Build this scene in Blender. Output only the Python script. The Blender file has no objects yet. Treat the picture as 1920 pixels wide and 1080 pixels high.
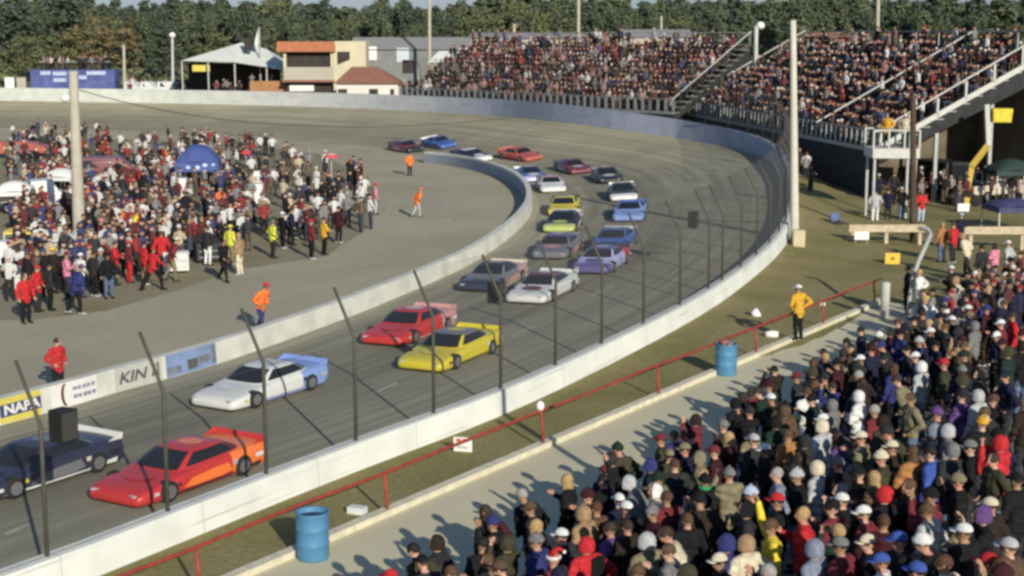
import bpy, bmesh, math, random
from mathutils import Vector, Matrix, Quaternion
random.seed(11)
R = math.radians
scene = bpy.context.scene
COL = scene.collection
# ------------------------------------------------------------------ camera
F, H, YH = 2900.0, 9.7, 60.0                       # focal length in photo pixels, eye height, horizon row
PITCH = math.atan((540 - YH) / F)

def ray(px, py):
    dx = (px - 960) / F; dy = -(py - 540) / F
    return Vector((dx, math.cos(PITCH) + dy * math.sin(PITCH), -math.sin(PITCH) + dy * math.cos(PITCH)))

def at(px, py, z=0.0):
    r = ray(px, py); t = (z - H) / r.z
    return Vector((r.x * t, r.y * t, z))

def atd(px, py, d):
    r = ray(px, py); t = d / r.y
    return Vector((r.x * t, d, H + r.z * t))

cam_d = bpy.data.cameras.new('camera')
cam_d.sensor_width = 36; cam_d.lens = F / 1920 * 36
cam_d.clip_start = 0.5; cam_d.clip_end = 6000
cam = bpy.data.objects.new('camera', cam_d); COL.objects.link(cam)
cam.location = (0, 0, H); cam.rotation_euler = (math.pi / 2 - PITCH, 0, 0)
scene.camera = cam

# ------------------------------------------------------------------ light
SUN_EL = R(21.5)
TO_SUN = Vector((0.36, -0.93, 0)).normalized()
w = bpy.data.worlds.new('World'); scene.world = w; w.use_nodes = True
nt = w.node_tree
sky = nt.nodes.new('ShaderNodeTexSky'); sky.sky_type = 'NISHITA'; sky.sun_disc = False
sky.sun_elevation = SUN_EL
sky.sun_rotation = math.atan2(TO_SUN.x, TO_SUN.y)
sky.air_density = 1.0; sky.dust_density = 0.25; sky.ozone_density = 1.0
bg = nt.nodes['Background']; bg.inputs['Strength'].default_value = 0.095
tint = nt.nodes.new('ShaderNodeMix'); tint.data_type = 'RGBA'; tint.blend_type = 'MULTIPLY'; tint.inputs[0].default_value = 1.0
tint.inputs[7].default_value = (0.88, 0.97, 1.14, 1)
tcw = nt.nodes.new('ShaderNodeTexCoord'); sepw = nt.nodes.new('ShaderNodeSeparateXYZ'); nt.links.new(tcw.outputs['Generated'], sepw.inputs[0])
rw = nt.nodes.new('ShaderNodeValToRGB'); rw.color_ramp.elements[0].position = 0.02; rw.color_ramp.elements[1].position = 0.22
rw.color_ramp.elements[0].color = (0.40, 0.50, 0.86, 1); rw.color_ramp.elements[1].color = (0.88, 0.97, 1.14, 1)
nt.links.new(sepw.outputs[2], rw.inputs[0]); nt.links.new(rw.outputs[0], tint.inputs[7])
nt.links.new(sky.outputs[0], tint.inputs[6]); nt.links.new(tint.outputs[2], bg.inputs[0])
sd = bpy.data.lights.new('sun', 'SUN'); sd.energy = 5.0; sd.angle = R(0.3); sd.color = (1.0, 0.925, 0.80)
so = bpy.data.objects.new('sun', sd); COL.objects.link(so)
tosun = Vector((TO_SUN.x * math.cos(SUN_EL), TO_SUN.y * math.cos(SUN_EL), math.sin(SUN_EL)))
so.rotation_euler = tosun.to_track_quat('Z', 'Y').to_euler(); so.location = (30, -40, 60)
scene.view_settings.view_transform = 'Standard'; scene.view_settings.look = 'None'
scene.view_settings.exposure = 0
try:
    scene.cycles.filter_width = 3.0; scene.cycles.transparent_max_bounces = 16
    scene.cycles.max_bounces = 6
except Exception:
    pass

# ------------------------------------------------------------------ helpers
def lin(r, g, b):
    f = lambda c: (c / 255) / 12.92 if c / 255 <= 0.04045 else ((c / 255 + 0.055) / 1.055) ** 2.4
    return (f(r), f(g), f(b))

MATS = {}
def mat(name, c, rough=0.8, var=0.15, scale=6.0, bump=0.0, bscale=30.0, metal=0.0, c2=None, thr=(0.4, 0.6), spec=0.3, coat=0.0, coord='Object'):
    if name in MATS: return MATS[name]
    m = bpy.data.materials.new(name); m.use_nodes = True
    t = m.node_tree; b = t.nodes['Principled BSDF']
    b.inputs['Roughness'].default_value = rough; b.inputs['Metallic'].default_value = metal
    b.inputs['Specular IOR Level'].default_value = spec
    if coat: b.inputs['Coat Weight'].default_value = coat; b.inputs['Coat Roughness'].default_value = 0.12
    tc = t.nodes.new('ShaderNodeTexCoord')
    n = t.nodes.new('ShaderNodeTexNoise'); n.inputs['Scale'].default_value = scale; n.inputs['Detail'].default_value = 5
    t.links.new(tc.outputs[coord], n.inputs['Vector'])
    rp = t.nodes.new('ShaderNodeValToRGB')
    rp.color_ramp.elements[0].position = thr[0] - 0.12; rp.color_ramp.elements[1].position = thr[1] + 0.12
    lo = c2 if c2 else tuple(x * (1 - var) for x in c)
    hi = c if c2 else tuple(min(1, x * (1 + var)) for x in c)
    rp.color_ramp.elements[0].color = (*lo, 1); rp.color_ramp.elements[1].color = (*hi, 1)
    t.links.new(n.outputs['Fac'], rp.inputs['Fac']); t.links.new(rp.outputs[0], b.inputs['Base Color'])
    if bump:
        n2 = t.nodes.new('ShaderNodeTexNoise'); n2.inputs['Scale'].default_value = bscale; n2.inputs['Detail'].default_value = 4
        t.links.new(tc.outputs[coord], n2.inputs['Vector'])
        bp = t.nodes.new('ShaderNodeBump'); bp.inputs['Strength'].default_value = bump; bp.inputs['Distance'].default_value = 0.05
        t.links.new(n2.outputs['Fac'], bp.inputs['Height']); t.links.new(bp.outputs[0], b.inputs['Normal'])
    MATS[name] = m
    return m

def attr_mat(name, rough=0.9):
    m = bpy.data.materials.new(name); m.use_nodes = True
    t = m.node_tree; b = t.nodes['Principled BSDF']; b.inputs['Roughness'].default_value = rough
    b.inputs['Specular IOR Level'].default_value = 0.12
    a = t.nodes.new('ShaderNodeAttribute'); a.attribute_name = 'tint'
    t.links.new(a.outputs['Color'], b.inputs['Base Color'])
    return m

class MB:
    """collects shapes and links them as one mesh object"""
    def __init__(s): s.v = []; s.f = []; s.mi = []; s.col = []
    def add(s, vs, fs, mi=0, col=None):
        o = len(s.v); s.v += [tuple(p) for p in vs]
        for f in fs: s.f.append(tuple(i + o for i in f)); s.mi.append(mi); s.col.append(col)
    def box(s, c, d, rz=0.0, mi=0, M=None, taper=1.0, col=None):
        hx, hy, hz = d[0] / 2, d[1] / 2, d[2] / 2
        vs = [Vector((x * hx * (taper if z > 0 else 1), y * hy * (taper if z > 0 else 1), z * hz)) for z in (-1, 1) for x, y in ((-1, -1), (1, -1), (1, 1), (-1, 1))]
        m = M if M is not None else Matrix.Rotation(rz, 3, 'Z')
        vs = [m @ p + Vector(c) for p in vs]
        s.add(vs, [(3, 2, 1, 0), (4, 5, 6, 7), (0, 1, 5, 4), (1, 2, 6, 5), (2, 3, 7, 6), (3, 0, 4, 7)], mi, col)
    def bar(s, a, b, wd, ht=None, mi=0, col=None):
        a = Vector(a); b = Vector(b); d = b - a
        q = d.to_track_quat('X', 'Z').to_matrix()
        s.box((a + b) / 2, (d.length, wd, ht or wd), M=q, mi=mi, col=col)
    def tube(s, pts, rs, n=8, mi=0, caps=True, sy=1.0, col=None):
        pts = [Vector(p) for p in pts]
        if not hasattr(rs, '__len__'): rs = [rs] * len(pts)
        rings = []; up = None
        for i, p in enumerate(pts):
            d = (pts[min(i + 1, len(pts) - 1)] - pts[max(i - 1, 0)])
            if d.length < 1e-9: d = Vector((0, 0, 1))
            d.normalize()
            if up is None: up = Vector((0, 1, 0)) if abs(d.y) < 0.8 else Vector((1, 0, 0))
            x = up.cross(d); x = x.normalized() if x.length > 1e-6 else Vector((1, 0, 0)); y = d.cross(x); up = y
            rings.append([p + x * (rs[i] * math.cos(2 * math.pi * k / n)) + y * (rs[i] * sy * math.sin(2 * math.pi * k / n)) for k in range(n)])
        vs = [q for r in rings for q in r]; fs = []
        for i in range(len(pts) - 1):
            for k in range(n):
                fs.append((i * n + k, i * n + (k + 1) % n, (i + 1) * n + (k + 1) % n, (i + 1) * n + k))
        if caps: fs.append(tuple(range(n))[::-1]); fs.append(tuple((len(pts) - 1) * n + k for k in range(n)))
        s.add(vs, fs, mi, col)
    def ball(s, c, r, nu=10, nv=7, mi=0, M=None, v0=0.0, v1=1.0, col=None):
        if not hasattr(r, '__len__'): r = (r, r, r)
        vs = []; fs = []
        for j in range(nv + 1):
            th = math.pi * (v0 + (v1 - v0) * j / nv)
            for i in range(nu):
                ph = 2 * math.pi * i / nu
                p = Vector((r[0] * math.sin(th) * math.cos(ph), r[1] * math.sin(th) * math.sin(ph), r[2] * math.cos(th)))
                if M is not None: p = M @ p
                vs.append(p + Vector(c))
        for j in range(nv):
            for i in range(nu):
                fs.append((j * nu + i, (j + 1) * nu + i, (j + 1) * nu + (i + 1) % nu, j * nu + (i + 1) % nu))
        s.add(vs, fs, mi, col)
    def lathe(s, prof, c=(0, 0, 0), n=20, mi=0):
        vs = []; fs = []
        for r, z in prof:
            for i in range(n):
                a = 2 * math.pi * i / n; vs.append((c[0] + r * math.cos(a), c[1] + r * math.sin(a), c[2] + z))
        for j in range(len(prof) - 1):
            for i in range(n): fs.append((j * n + i, j * n + (i + 1) % n, (j + 1) * n + (i + 1) % n, (j + 1) * n + i))
        s.add(vs, fs, mi)
    def mesh(s, name, mats, smooth=False):
        me = bpy.data.meshes.new(name); me.from_pydata(s.v, [], s.f)
        for m in (mats if isinstance(mats, (list, tuple)) else [mats]): me.materials.append(m)
        me.polygons.foreach_set('material_index', s.mi)
        if smooth: me.polygons.foreach_set('use_smooth', [True] * len(s.f))
        if any(c is not None for c in s.col):
            a = me.attributes.new('tint', 'FLOAT_COLOR', 'FACE')
            buf = []
            for c in s.col: buf += [*(c or (0.3, 0.3, 0.3)), 1.0]
            a.data.foreach_set('color', buf)
        me.update()
        return me
    def build(s, name, mats, parent=None, smooth=False, **kw):
        o = bpy.data.objects.new(name, s.mesh(name, mats, smooth)); COL.objects.link(o)
        if parent is not None: o.parent = parent
        if kw: tag(o, **kw)
        return o

def tag(o, label=None, cat=None, group=None, kind=None):
    if label: o['label'] = label
    if cat: o['category'] = cat
    if group: o['group'] = group
    if kind: o['kind'] = kind
    return o

def empty(name, loc=(0, 0, 0), rz=0.0, **kw):
    o = bpy.data.objects.new(name, None); COL.objects.link(o); o.empty_display_size = 0.2
    o.location = loc; o.rotation_euler = (0, 0, rz); tag(o, **kw)
    return o

def inst(name, me, parent=None, loc=(0, 0, 0), mats=None):
    o = bpy.data.objects.new(name, me); COL.objects.link(o); o.location = loc
    if parent is not None: o.parent = parent
    if mats:
        for i, m in enumerate(mats):
            if i < len(o.material_slots) and m is not None:
                o.material_slots[i].link = 'OBJECT'; o.material_slots[i].material = m
    return o

def spline(pts, step):
    """Catmull-Rom through pts, resampled about every step metres"""
    P = [Vector(p) for p in pts]; P = [2 * P[0] - P[1]] + P + [2 * P[-1] - P[-2]]
    out = []
    for i in range(1, len(P) - 2):
        n = max(1, int((P[i + 1] - P[i]).length / step))
        for k in range(n):
            t = k / n
            out.append(0.5 * ((2 * P[i]) + (P[i + 1] - P[i - 1]) * t + (2 * P[i - 1] - 5 * P[i] + 4 * P[i + 1] - P[i + 2]) * t * t + (3 * P[i] - P[i - 1] - 3 * P[i + 1] + P[i + 2]) * t ** 3))
    out.append(P[-2])
    return out

def strip(rows, name, m, closed=False, uv=True, **kw):
    """rows: list of equally long point lists -> quads"""
    mb = MB(); n = len(rows[0])
    mb.v = [tuple(p) for r in rows for p in r]
    for j in range(len(rows) - 1):
        for i in range(n - 1):
            mb.f.append((j * n + i, j * n + i + 1, (j + 1) * n + i + 1, (j + 1) * n + i)); mb.mi.append(0); mb.col.append(None)
    me = mb.mesh(name, m, True)
    if uv:
        arc = [0.0]
        for i in range(1, n): arc.append(arc[-1] + (Vector(rows[0][i]) - Vector(rows[0][i - 1])).length)
        ul = me.uv_layers.new(name='along')
        for lp in me.loops:
            j, i = divmod(lp.vertex_index, n); ul.data[lp.index].uv = (arc[i], j / (len(rows) - 1))
    o = bpy.data.objects.new(name, me); COL.objects.link(o); tag(o, **kw)
    bm = bmesh.new(); bm.from_mesh(me); bm.normal_update()
    if sum(f.normal.z for f in bm.faces) < 0:
        bmesh.ops.reverse_faces(bm, faces=bm.faces); bm.to_mesh(me)
    bm.free()
    return o

# ------------------------------------------------------------------ colours and materials
wall_white = mat('wall_paint_white', (0.80, 0.80, 0.71), 0.7, 0.05, 1.2, 0.15, 8)
steel_white = mat('white_painted_steel', (0.50, 0.50, 0.45), 0.6, 0.08, 3)
steel_grey = mat('galvanised_steel', (0.36, 0.37, 0.35), 0.55, 0.15, 4, metal=0.3)
post_dark = mat('weathered_dark_steel', (0.075, 0.072, 0.056), 0.7, 0.2, 5)
black_plastic = mat('black_speaker_plastic', (0.018, 0.018, 0.017), 0.65, 0.2, 9)
grille_mat = mat('speaker_grille', (0.045, 0.043, 0.038), 0.8, 0.3, 60)
red_paint = mat('red_rail_paint', (0.30, 0.048, 0.030), 0.6, 0.25, 7)
kerb_mat = mat('kerb_cream_paint', (0.62, 0.58, 0.43), 0.85, 0.15, 4, 0.2, 20)
conc = mat('walkway_concrete', (0.575, 0.53, 0.355), 0.9, 0.07, 0.35, 0.15, 14)
ramp_mat = mat('terrace_concrete', (0.16, 0.15, 0.13), 0.9, 0.2, 2)
wood_pale = mat('pale_timber', (0.48, 0.40, 0.27), 0.8, 0.2, 5)
wood_dark = mat('dark_timber', (0.075, 0.050, 0.035), 0.85, 0.3, 4)
blue_plastic = mat('blue_drum_plastic', (0.075, 0.215, 0.36), 0.55, 0.08, 5)
glass_dark = mat('dark_glass', (0.018, 0.02, 0.024), 0.15, 0.1, 3, spec=0.5)
tyre_mat = mat('tyre_rubber', (0.02, 0.02, 0.02), 0.85, 0.2, 20)
rim_mat = mat('rim_metal', (0.30, 0.30, 0.30), 0.4, 0.1, 8, metal=0.6)
trunk_mat = mat('pine_bark', (0.10, 0.075, 0.052), 0.95, 0.3, 8)
pole_mat = mat('pole_pale_timber', (0.42, 0.39, 0.31), 0.85, 0.12, 3)
white_sign = mat('white_sign_board', (0.78, 0.77, 0.72), 0.6, 0.05, 4)
yellow_sign = mat('yellow_sign_board', (0.72, 0.47, 0.06), 0.6, 0.05, 4)
dark_cloth = mat('dark_tarpaulin', (0.030, 0.033, 0.034), 0.85, 0.3, 2)

def ground_mat(name, cols, scale, fine=6.0, bump=0.3, amp=.25):
    m = bpy.data.materials.new(name); m.use_nodes = True; t = m.node_tree; b = t.nodes['Principled BSDF']
    b.inputs['Roughness'].default_value = 0.95; b.inputs['Specular IOR Level'].default_value = 0.12
    tc = t.nodes.new('ShaderNodeTexCoord')
    src = tc.outputs['Object']
    n1 = t.nodes.new('ShaderNodeTexNoise'); n1.inputs['Scale'].default_value = scale; n1.inputs['Detail'].default_value = 6
    n2 = t.nodes.new('ShaderNodeTexNoise'); n2.inputs['Scale'].default_value = fine; n2.inputs['Detail'].default_value = 4
    t.links.new(src, n1.inputs[0]); t.links.new(src, n2.inputs[0])
    rp = t.nodes.new('ShaderNodeValToRGB'); e = rp.color_ramp.elements
    e[0].position = 0.33; e[1].position = 0.67; e[0].color = (*cols[0], 1); e[1].color = (*cols[-1], 1)
    for i, c in enumerate(cols[1:-1]):
        x = e.new(0.33 + 0.34 * (i + 1) / (len(cols) - 1)); x.color = (*c, 1)
    t.links.new(n1.outputs['Fac'], rp.inputs[0])
    mx = t.nodes.new('ShaderNodeMix'); mx.data_type = 'RGBA'; mx.blend_type = 'MULTIPLY'; mx.inputs[0].default_value = 1.0
    r2 = t.nodes.new('ShaderNodeValToRGB'); r2.color_ramp.elements[0].position = 0.3; r2.color_ramp.elements[1].position = 0.7
    r2.color_ramp.elements[0].color = (1 - amp,) * 3 + (1,); r2.color_ramp.elements[1].color = (1 + amp * .8,) * 3 + (1,)
    t.links.new(n2.outputs['Fac'], r2.inputs[0])
    t.links.new(rp.outputs[0], mx.inputs[6]); t.links.new(r2.outputs[0], mx.inputs[7]); t.links.new(mx.outputs[2], b.inputs['Base Color'])
    bp = t.nodes.new('ShaderNodeBump'); bp.inputs['Strength'].default_value = bump; bp.inputs['Distance'].default_value = 0.04
    t.links.new(n2.outputs['Fac'], bp.inputs['Height']); t.links.new(bp.outputs[0], b.inputs['Normal'])
    return m
grass_mat = ground_mat('dry_grass', [(0.185, 0.174, 0.064), (0.241, 0.207, 0.090), (0.274, 0.229, 0.113)], 0.30, fine=7.0, bump=0.5, amp=.2)
land_mat = ground_mat('rough_land', [(0.12, 0.11, 0.05), (0.18, 0.15, 0.08), (0.2, 0.17, 0.11)], 0.05, fine=1.0)
pit_mat = ground_mat('pit_asphalt', [(0.348, 0.318, 0.223), (0.396, 0.362, 0.255), (0.424, 0.381, 0.267)], 0.12, fine=9.0, bump=0.04, amp=.07)
paddock_mat = ground_mat('paddock_dirt', [(0.256, 0.238, 0.174), (0.285, 0.251, 0.162), (0.231, 0.201, 0.108)], 0.25, fine=5.0, bump=.1, amp=.12)

def track_material():
    m = bpy.data.materials.new('track_asphalt'); m.use_nodes = True; t = m.node_tree; b = t.nodes['Principled BSDF']
    b.inputs['Roughness'].default_value = 0.9; b.inputs['Specular IOR Level'].default_value = 0.2
    uv = t.nodes.new('ShaderNodeUVMap'); uv.uv_map = 'along'
    sp = t.nodes.new('ShaderNodeSeparateXYZ'); t.links.new(uv.outputs[0], sp.inputs[0])
    # along-the-track tone: grey on the straight, paler and warmer up in the turn
    ru = t.nodes.new('ShaderNodeMapRange'); ru.inputs[1].default_value = 45; ru.inputs[2].default_value = 110
    t.links.new(sp.outputs[0], ru.inputs[0])
    mu = t.nodes.new('ShaderNodeMix'); mu.data_type = 'RGBA'
    mu.inputs[6].default_value = (0.275, 0.262, 0.190, 1); mu.inputs[7].default_value = (0.345, 0.318, 0.215, 1)
    t.links.new(ru.outputs[0], mu.inputs[0])
    # darker racing groove across the width
    rv = t.nodes.new('ShaderNodeValToRGB'); e = rv.color_ramp.elements
    e[0].position = 0.0; e[0].color = (1.18, 1.18, 1.16, 1); e[1].position = 1.0; e[1].color = (1.02, 1.02, 1.0, 1)
    for p, c in ((0.10, 1.10), (0.22, 0.86), (0.48, 0.80), (0.66, 0.98), (0.9, 1.05)):
        x = e.new(p); x.color = (c, c, c, 1)
    t.links.new(sp.outputs[1], rv.inputs[0])
    cb = t.nodes.new('ShaderNodeCombineXYZ'); mm = t.nodes.new('ShaderNodeMath'); mm.operation = 'MULTIPLY'; mm.inputs[1].default_value = 26
    t.links.new(sp.outputs[1], mm.inputs[0]); m2 = t.nodes.new('ShaderNodeMath'); m2.operation = 'MULTIPLY'; m2.inputs[1].default_value = 0.05
    t.links.new(sp.outputs[0], m2.inputs[0]); t.links.new(m2.outputs[0], cb.inputs[0]); t.links.new(mm.outputs[0], cb.inputs[1])
    n = t.nodes.new('ShaderNodeTexNoise'); n.inputs['Scale'].default_value = 1.0; n.inputs['Detail'].default_value = 5
    t.links.new(cb.outputs[0], n.inputs[0])
    rn = t.nodes.new('ShaderNodeMapRange'); rn.inputs[1].default_value = 0.3; rn.inputs[2].default_value = 0.7; rn.inputs[3].default_value = 0.74; rn.inputs[4].default_value = 1.18
    t.links.new(n.outputs['Fac'], rn.inputs[0])
    tc = t.nodes.new('ShaderNodeTexCoord'); n3 = t.nodes.new('ShaderNodeTexNoise'); n3.inputs['Scale'].default_value = 0.25; n3.inputs['Detail'].default_value = 8
    t.links.new(tc.outputs['Object'], n3.inputs[0])
    r3 = t.nodes.new('ShaderNodeMapRange'); r3.inputs[1].default_value = 0.3; r3.inputs[2].default_value = 0.7; r3.inputs[3].default_value = 0.88; r3.inputs[4].default_value = 1.1
    t.links.new(n3.outputs['Fac'], r3.inputs[0])
    a1 = t.nodes.new('ShaderNodeMix'); a1.data_type = 'RGBA'; a1.blend_type = 'MULTIPLY'; a1.inputs[0].default_value = 1
    t.links.new(mu.outputs[2], a1.inputs[6]); t.links.new(rv.outputs[0], a1.inputs[7])
    k = t.nodes.new('ShaderNodeMath'); k.operation = 'MULTIPLY'; t.links.new(rn.outputs[0], k.inputs[0]); t.links.new(r3.outputs[0], k.inputs[1])
    a2 = t.nodes.new('ShaderNodeVectorMath'); a2.operation = 'SCALE'
    t.links.new(a1.outputs[2], a2.inputs[0]); t.links.new(k.outputs[0], a2.inputs['Scale'])
    t.links.new(a2.outputs[0], b.inputs['Base Color'])
    return m

# ------------------------------------------------------------------ the track, its walls and the ground
n_dir = Vector((0.537, 0.844, 0)).normalized()          # along the front straight, away from the camera
n_out = Vector((0.844, -0.537, 0)).normalized()         # from the track towards the near grandstand
o_first = at(160, 1080)
o_ctrl = [o_first - n_dir * 30, o_first - n_dir * 12, o_first] + [at(*p) for p in (
    (333, 1010, 0), (640, 887, 0), (920, 780, 0), (1100, 697, 0.03), (1280, 603, 0.15), (1380, 537, 0.25), (1455, 470, 0.42),
    (1484, 415, 0.65), (1486, 372, 0.9), (1474, 330, 1.25), (1425, 290, 1.6), (1300, 262, 1.95), (1150, 240, 2.4), (1040, 226, 2.6),
    (900, 214, 2.55), (640, 201, 2.4), (330, 193, 2.3), (15, 188, 2.3))]
o_ctrl.append(o_ctrl[-1] + (o_ctrl[-1] - o_ctrl[-2]).normalized() * 40)
OUT = spline(o_ctrl, 1.5)
i_first = at(15, 790)
in_wall_ctrl = [i_first - n_dir * 34, i_first - n_dir * 15, i_first] + [at(*p) for p in (
    (200, 737), (400, 681), (640, 596), (800, 530), (880, 492), (940, 452), (978, 418), (992, 390), (984, 364), (960, 344), (925, 329), (880, 317), (835, 309), (798, 305))]
IN_WALL = spline(in_wall_ctrl, 1.2)
INNER = IN_WALL + spline([in_wall_ctrl[-1], at(720, 289), at(640, 278), at(440, 262), at(200, 252), at(15, 246), at(15, 246) + Vector((-40, 20, 0))], 1.5)[1:]

def nearest(poly, p):
    best = None
    for i in range(len(poly) - 1):
        a, b = poly[i], poly[i + 1]; d = b - a; d2 = d.xy.length_squared or 1e-9
        t = max(0, min(1, (p.xy - a.xy).dot(d.xy) / d2)); q = a + d * t
        L = (q.xy - p.xy).length
        if best is None or L < best[0]: best = (L, i + t, q)
    return best
pair = []; last = 0.0
for p in OUT:
    L, k, q = nearest(INNER, Vector((p.x, p.y, 0)))
    k = max(k, last); last = k
    i = min(int(k), len(INNER) - 2); pair.append(INNER[i].lerp(INNER[i + 1], k - i))
NV = 12
def cross(i, v):
    a, b = pair[i], OUT[i]
    p = a.lerp(b, v); p.z = b.z * (0.25 * v + 0.75 * v * v)
    return p
rows = [[cross(i, j / NV) + Vector((0, 0, 0.004)) for i in range(len(OUT))] for j in range(NV + 1)]
strip(rows, 'race_track', track_material(), kind='structure')

def track_frame(p):
    i = min(range(len(OUT)), key=lambda k: (pair[k].lerp(OUT[k], max(0, min(1, (p - pair[k]).xy.dot((OUT[k] - pair[k]).xy) / (OUT[k] - pair[k]).xy.length_squared))).xy - p.xy).length)
    w_ = (OUT[i] - pair[i]).xy
    return i, max(0.0, min(1.0, (p - pair[i]).xy.dot(w_) / w_.length_squared))
def on_track(px, py):
    """ground point of the banked track seen at a pixel, with its normal and running direction"""
    z = 0.0
    for _ in range(9):
        p = at(px, py, z); i, v = track_frame(p); z = 0.5 * z + 0.5 * cross(i, v).z
    p = at(px, py, z)
    tan = (cross(min(i + 1, len(OUT) - 1), v) - cross(max(i - 2, 0), v)).normalized()
    acr = (cross(i, min(v + 0.04, 1)) - cross(i, max(v - 0.04, 0))).normalized()
    n = acr.cross(tan).normalized()
    if n.z < 0: n = -n
    return p, n, tan

# land, pits and outside
mb = MB(); S = 3000
mb.add([(-S, -200, -0.08), (S, -200, -0.08), (S, S, -0.08), (-S, S, -0.08)], [(0, 1, 2, 3)])
mb.build('land', land_mat, kind='structure')
mb = MB(); pts = [Vector((p.x, p.y, 0.0)) for p in INNER] + [Vector((-260, 190, 0)), Vector((-260, -40, 0))]
mb.add(pts, [tuple(range(len(pts)))])
ob = mb.build('pit_road', pit_mat, kind='structure')
if ob.data.polygons[0].normal.z < 0: ob.data.flip_normals()
out_n = []
for i in range(len(OUT)):
    d = OUT[min(i + 1, len(OUT) - 1)] - OUT[max(i - 1, 0)]; d.z = 0; d.normalize(); out_n.append(Vector((d.y, -d.x, 0)))
offs = [(0.0, 1.0), (1.2, .75), (3, .3), (5.5, .06), (8, 0.0), (20, 0.0), (36, 0.0)]
rows = [[OUT[i] + out_n[i] * o + Vector((0, 0, OUT[i].z * k - OUT[i].z)) for i in range(len(OUT))] for o, k in offs]
strip(rows, 'grass_verge', grass_mat, kind='structure')
pad_px = [(8, 262), (120, 258), (300, 264), (440, 266), (600, 290), (690, 330), (712, 380), (690, 428), (610, 480), (450, 505), (330, 545), (200, 582), (60, 600), (-60, 600), (-60, 262)]
mb = MB(); pts = [at(x, y, 0.006) for x, y in pad_px]; mb.add(pts, [tuple(range(len(pts)))])
ob = mb.build('paddock', paddock_mat, kind='structure')
if ob.data.polygons[0].normal.z < 0: ob.data.flip_normals()

# painted markings
line_mat = mat('worn_white_line', (0.40, 0.38, 0.31), 0.9, 0.25, 3)
def painted(pxs, wd, name='road_marking', z=0.010):
    P = spline([at(x, y, z) for x, y in pxs], 0.8)
    rows = [[], []]
    for i, p in enumerate(P):
        d = P[min(i + 1, len(P) - 1)] - P[max(i - 1, 0)]; d.normalize(); s = Vector((d.y, -d.x, 0)) * wd / 2
        rows[0].append(p + s); rows[1].append(p - s)
    strip(rows, name, line_mat, kind='structure')
painted([(-20, 642), (60, 628), (167, 607), (267, 577), (360, 552)], 0.12)
painted([(300, 632), (383, 607)], 0.10)
painted([(533, 560), (600, 542)], 0.10)
painted([(670, 500), (714, 488)], 0.14)
painted([(790, 452), (805, 445)], 0.14); painted([(864, 440), (900, 436)], 0.16)
painted([(700, 427), (722, 405), (733, 380), (730, 360)], 0.14)
painted([(836, 378), (838, 384)], 0.5); painted([(836, 410), (838, 417)], 0.5)
def track_line(a, b, wd):
    P = [on_track(a[0] + (b[0] - a[0]) * k / 6, a[1] + (b[1] - a[1]) * k / 6) for k in range(7)]
    rows = [[], []]
    for p, n, tn in P:
        s = n.cross(P[-1][0] - P[0][0]).normalized() * wd / 2
        rows[0].append(p + n * 0.012 + s); rows[1].append(p + n * 0.012 - s)
    strip(rows, 'road_marking', line_mat, kind='structure')
track_line((10, 1003), (52, 985), 0.12); track_line((700, 738), (745, 718), 0.1); track_line((960, 630), (1000, 612), 0.1); track_line((1110, 555), (1150, 535), 0.1)
track_line((1200, 436), (1235, 428), 0.12)

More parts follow.
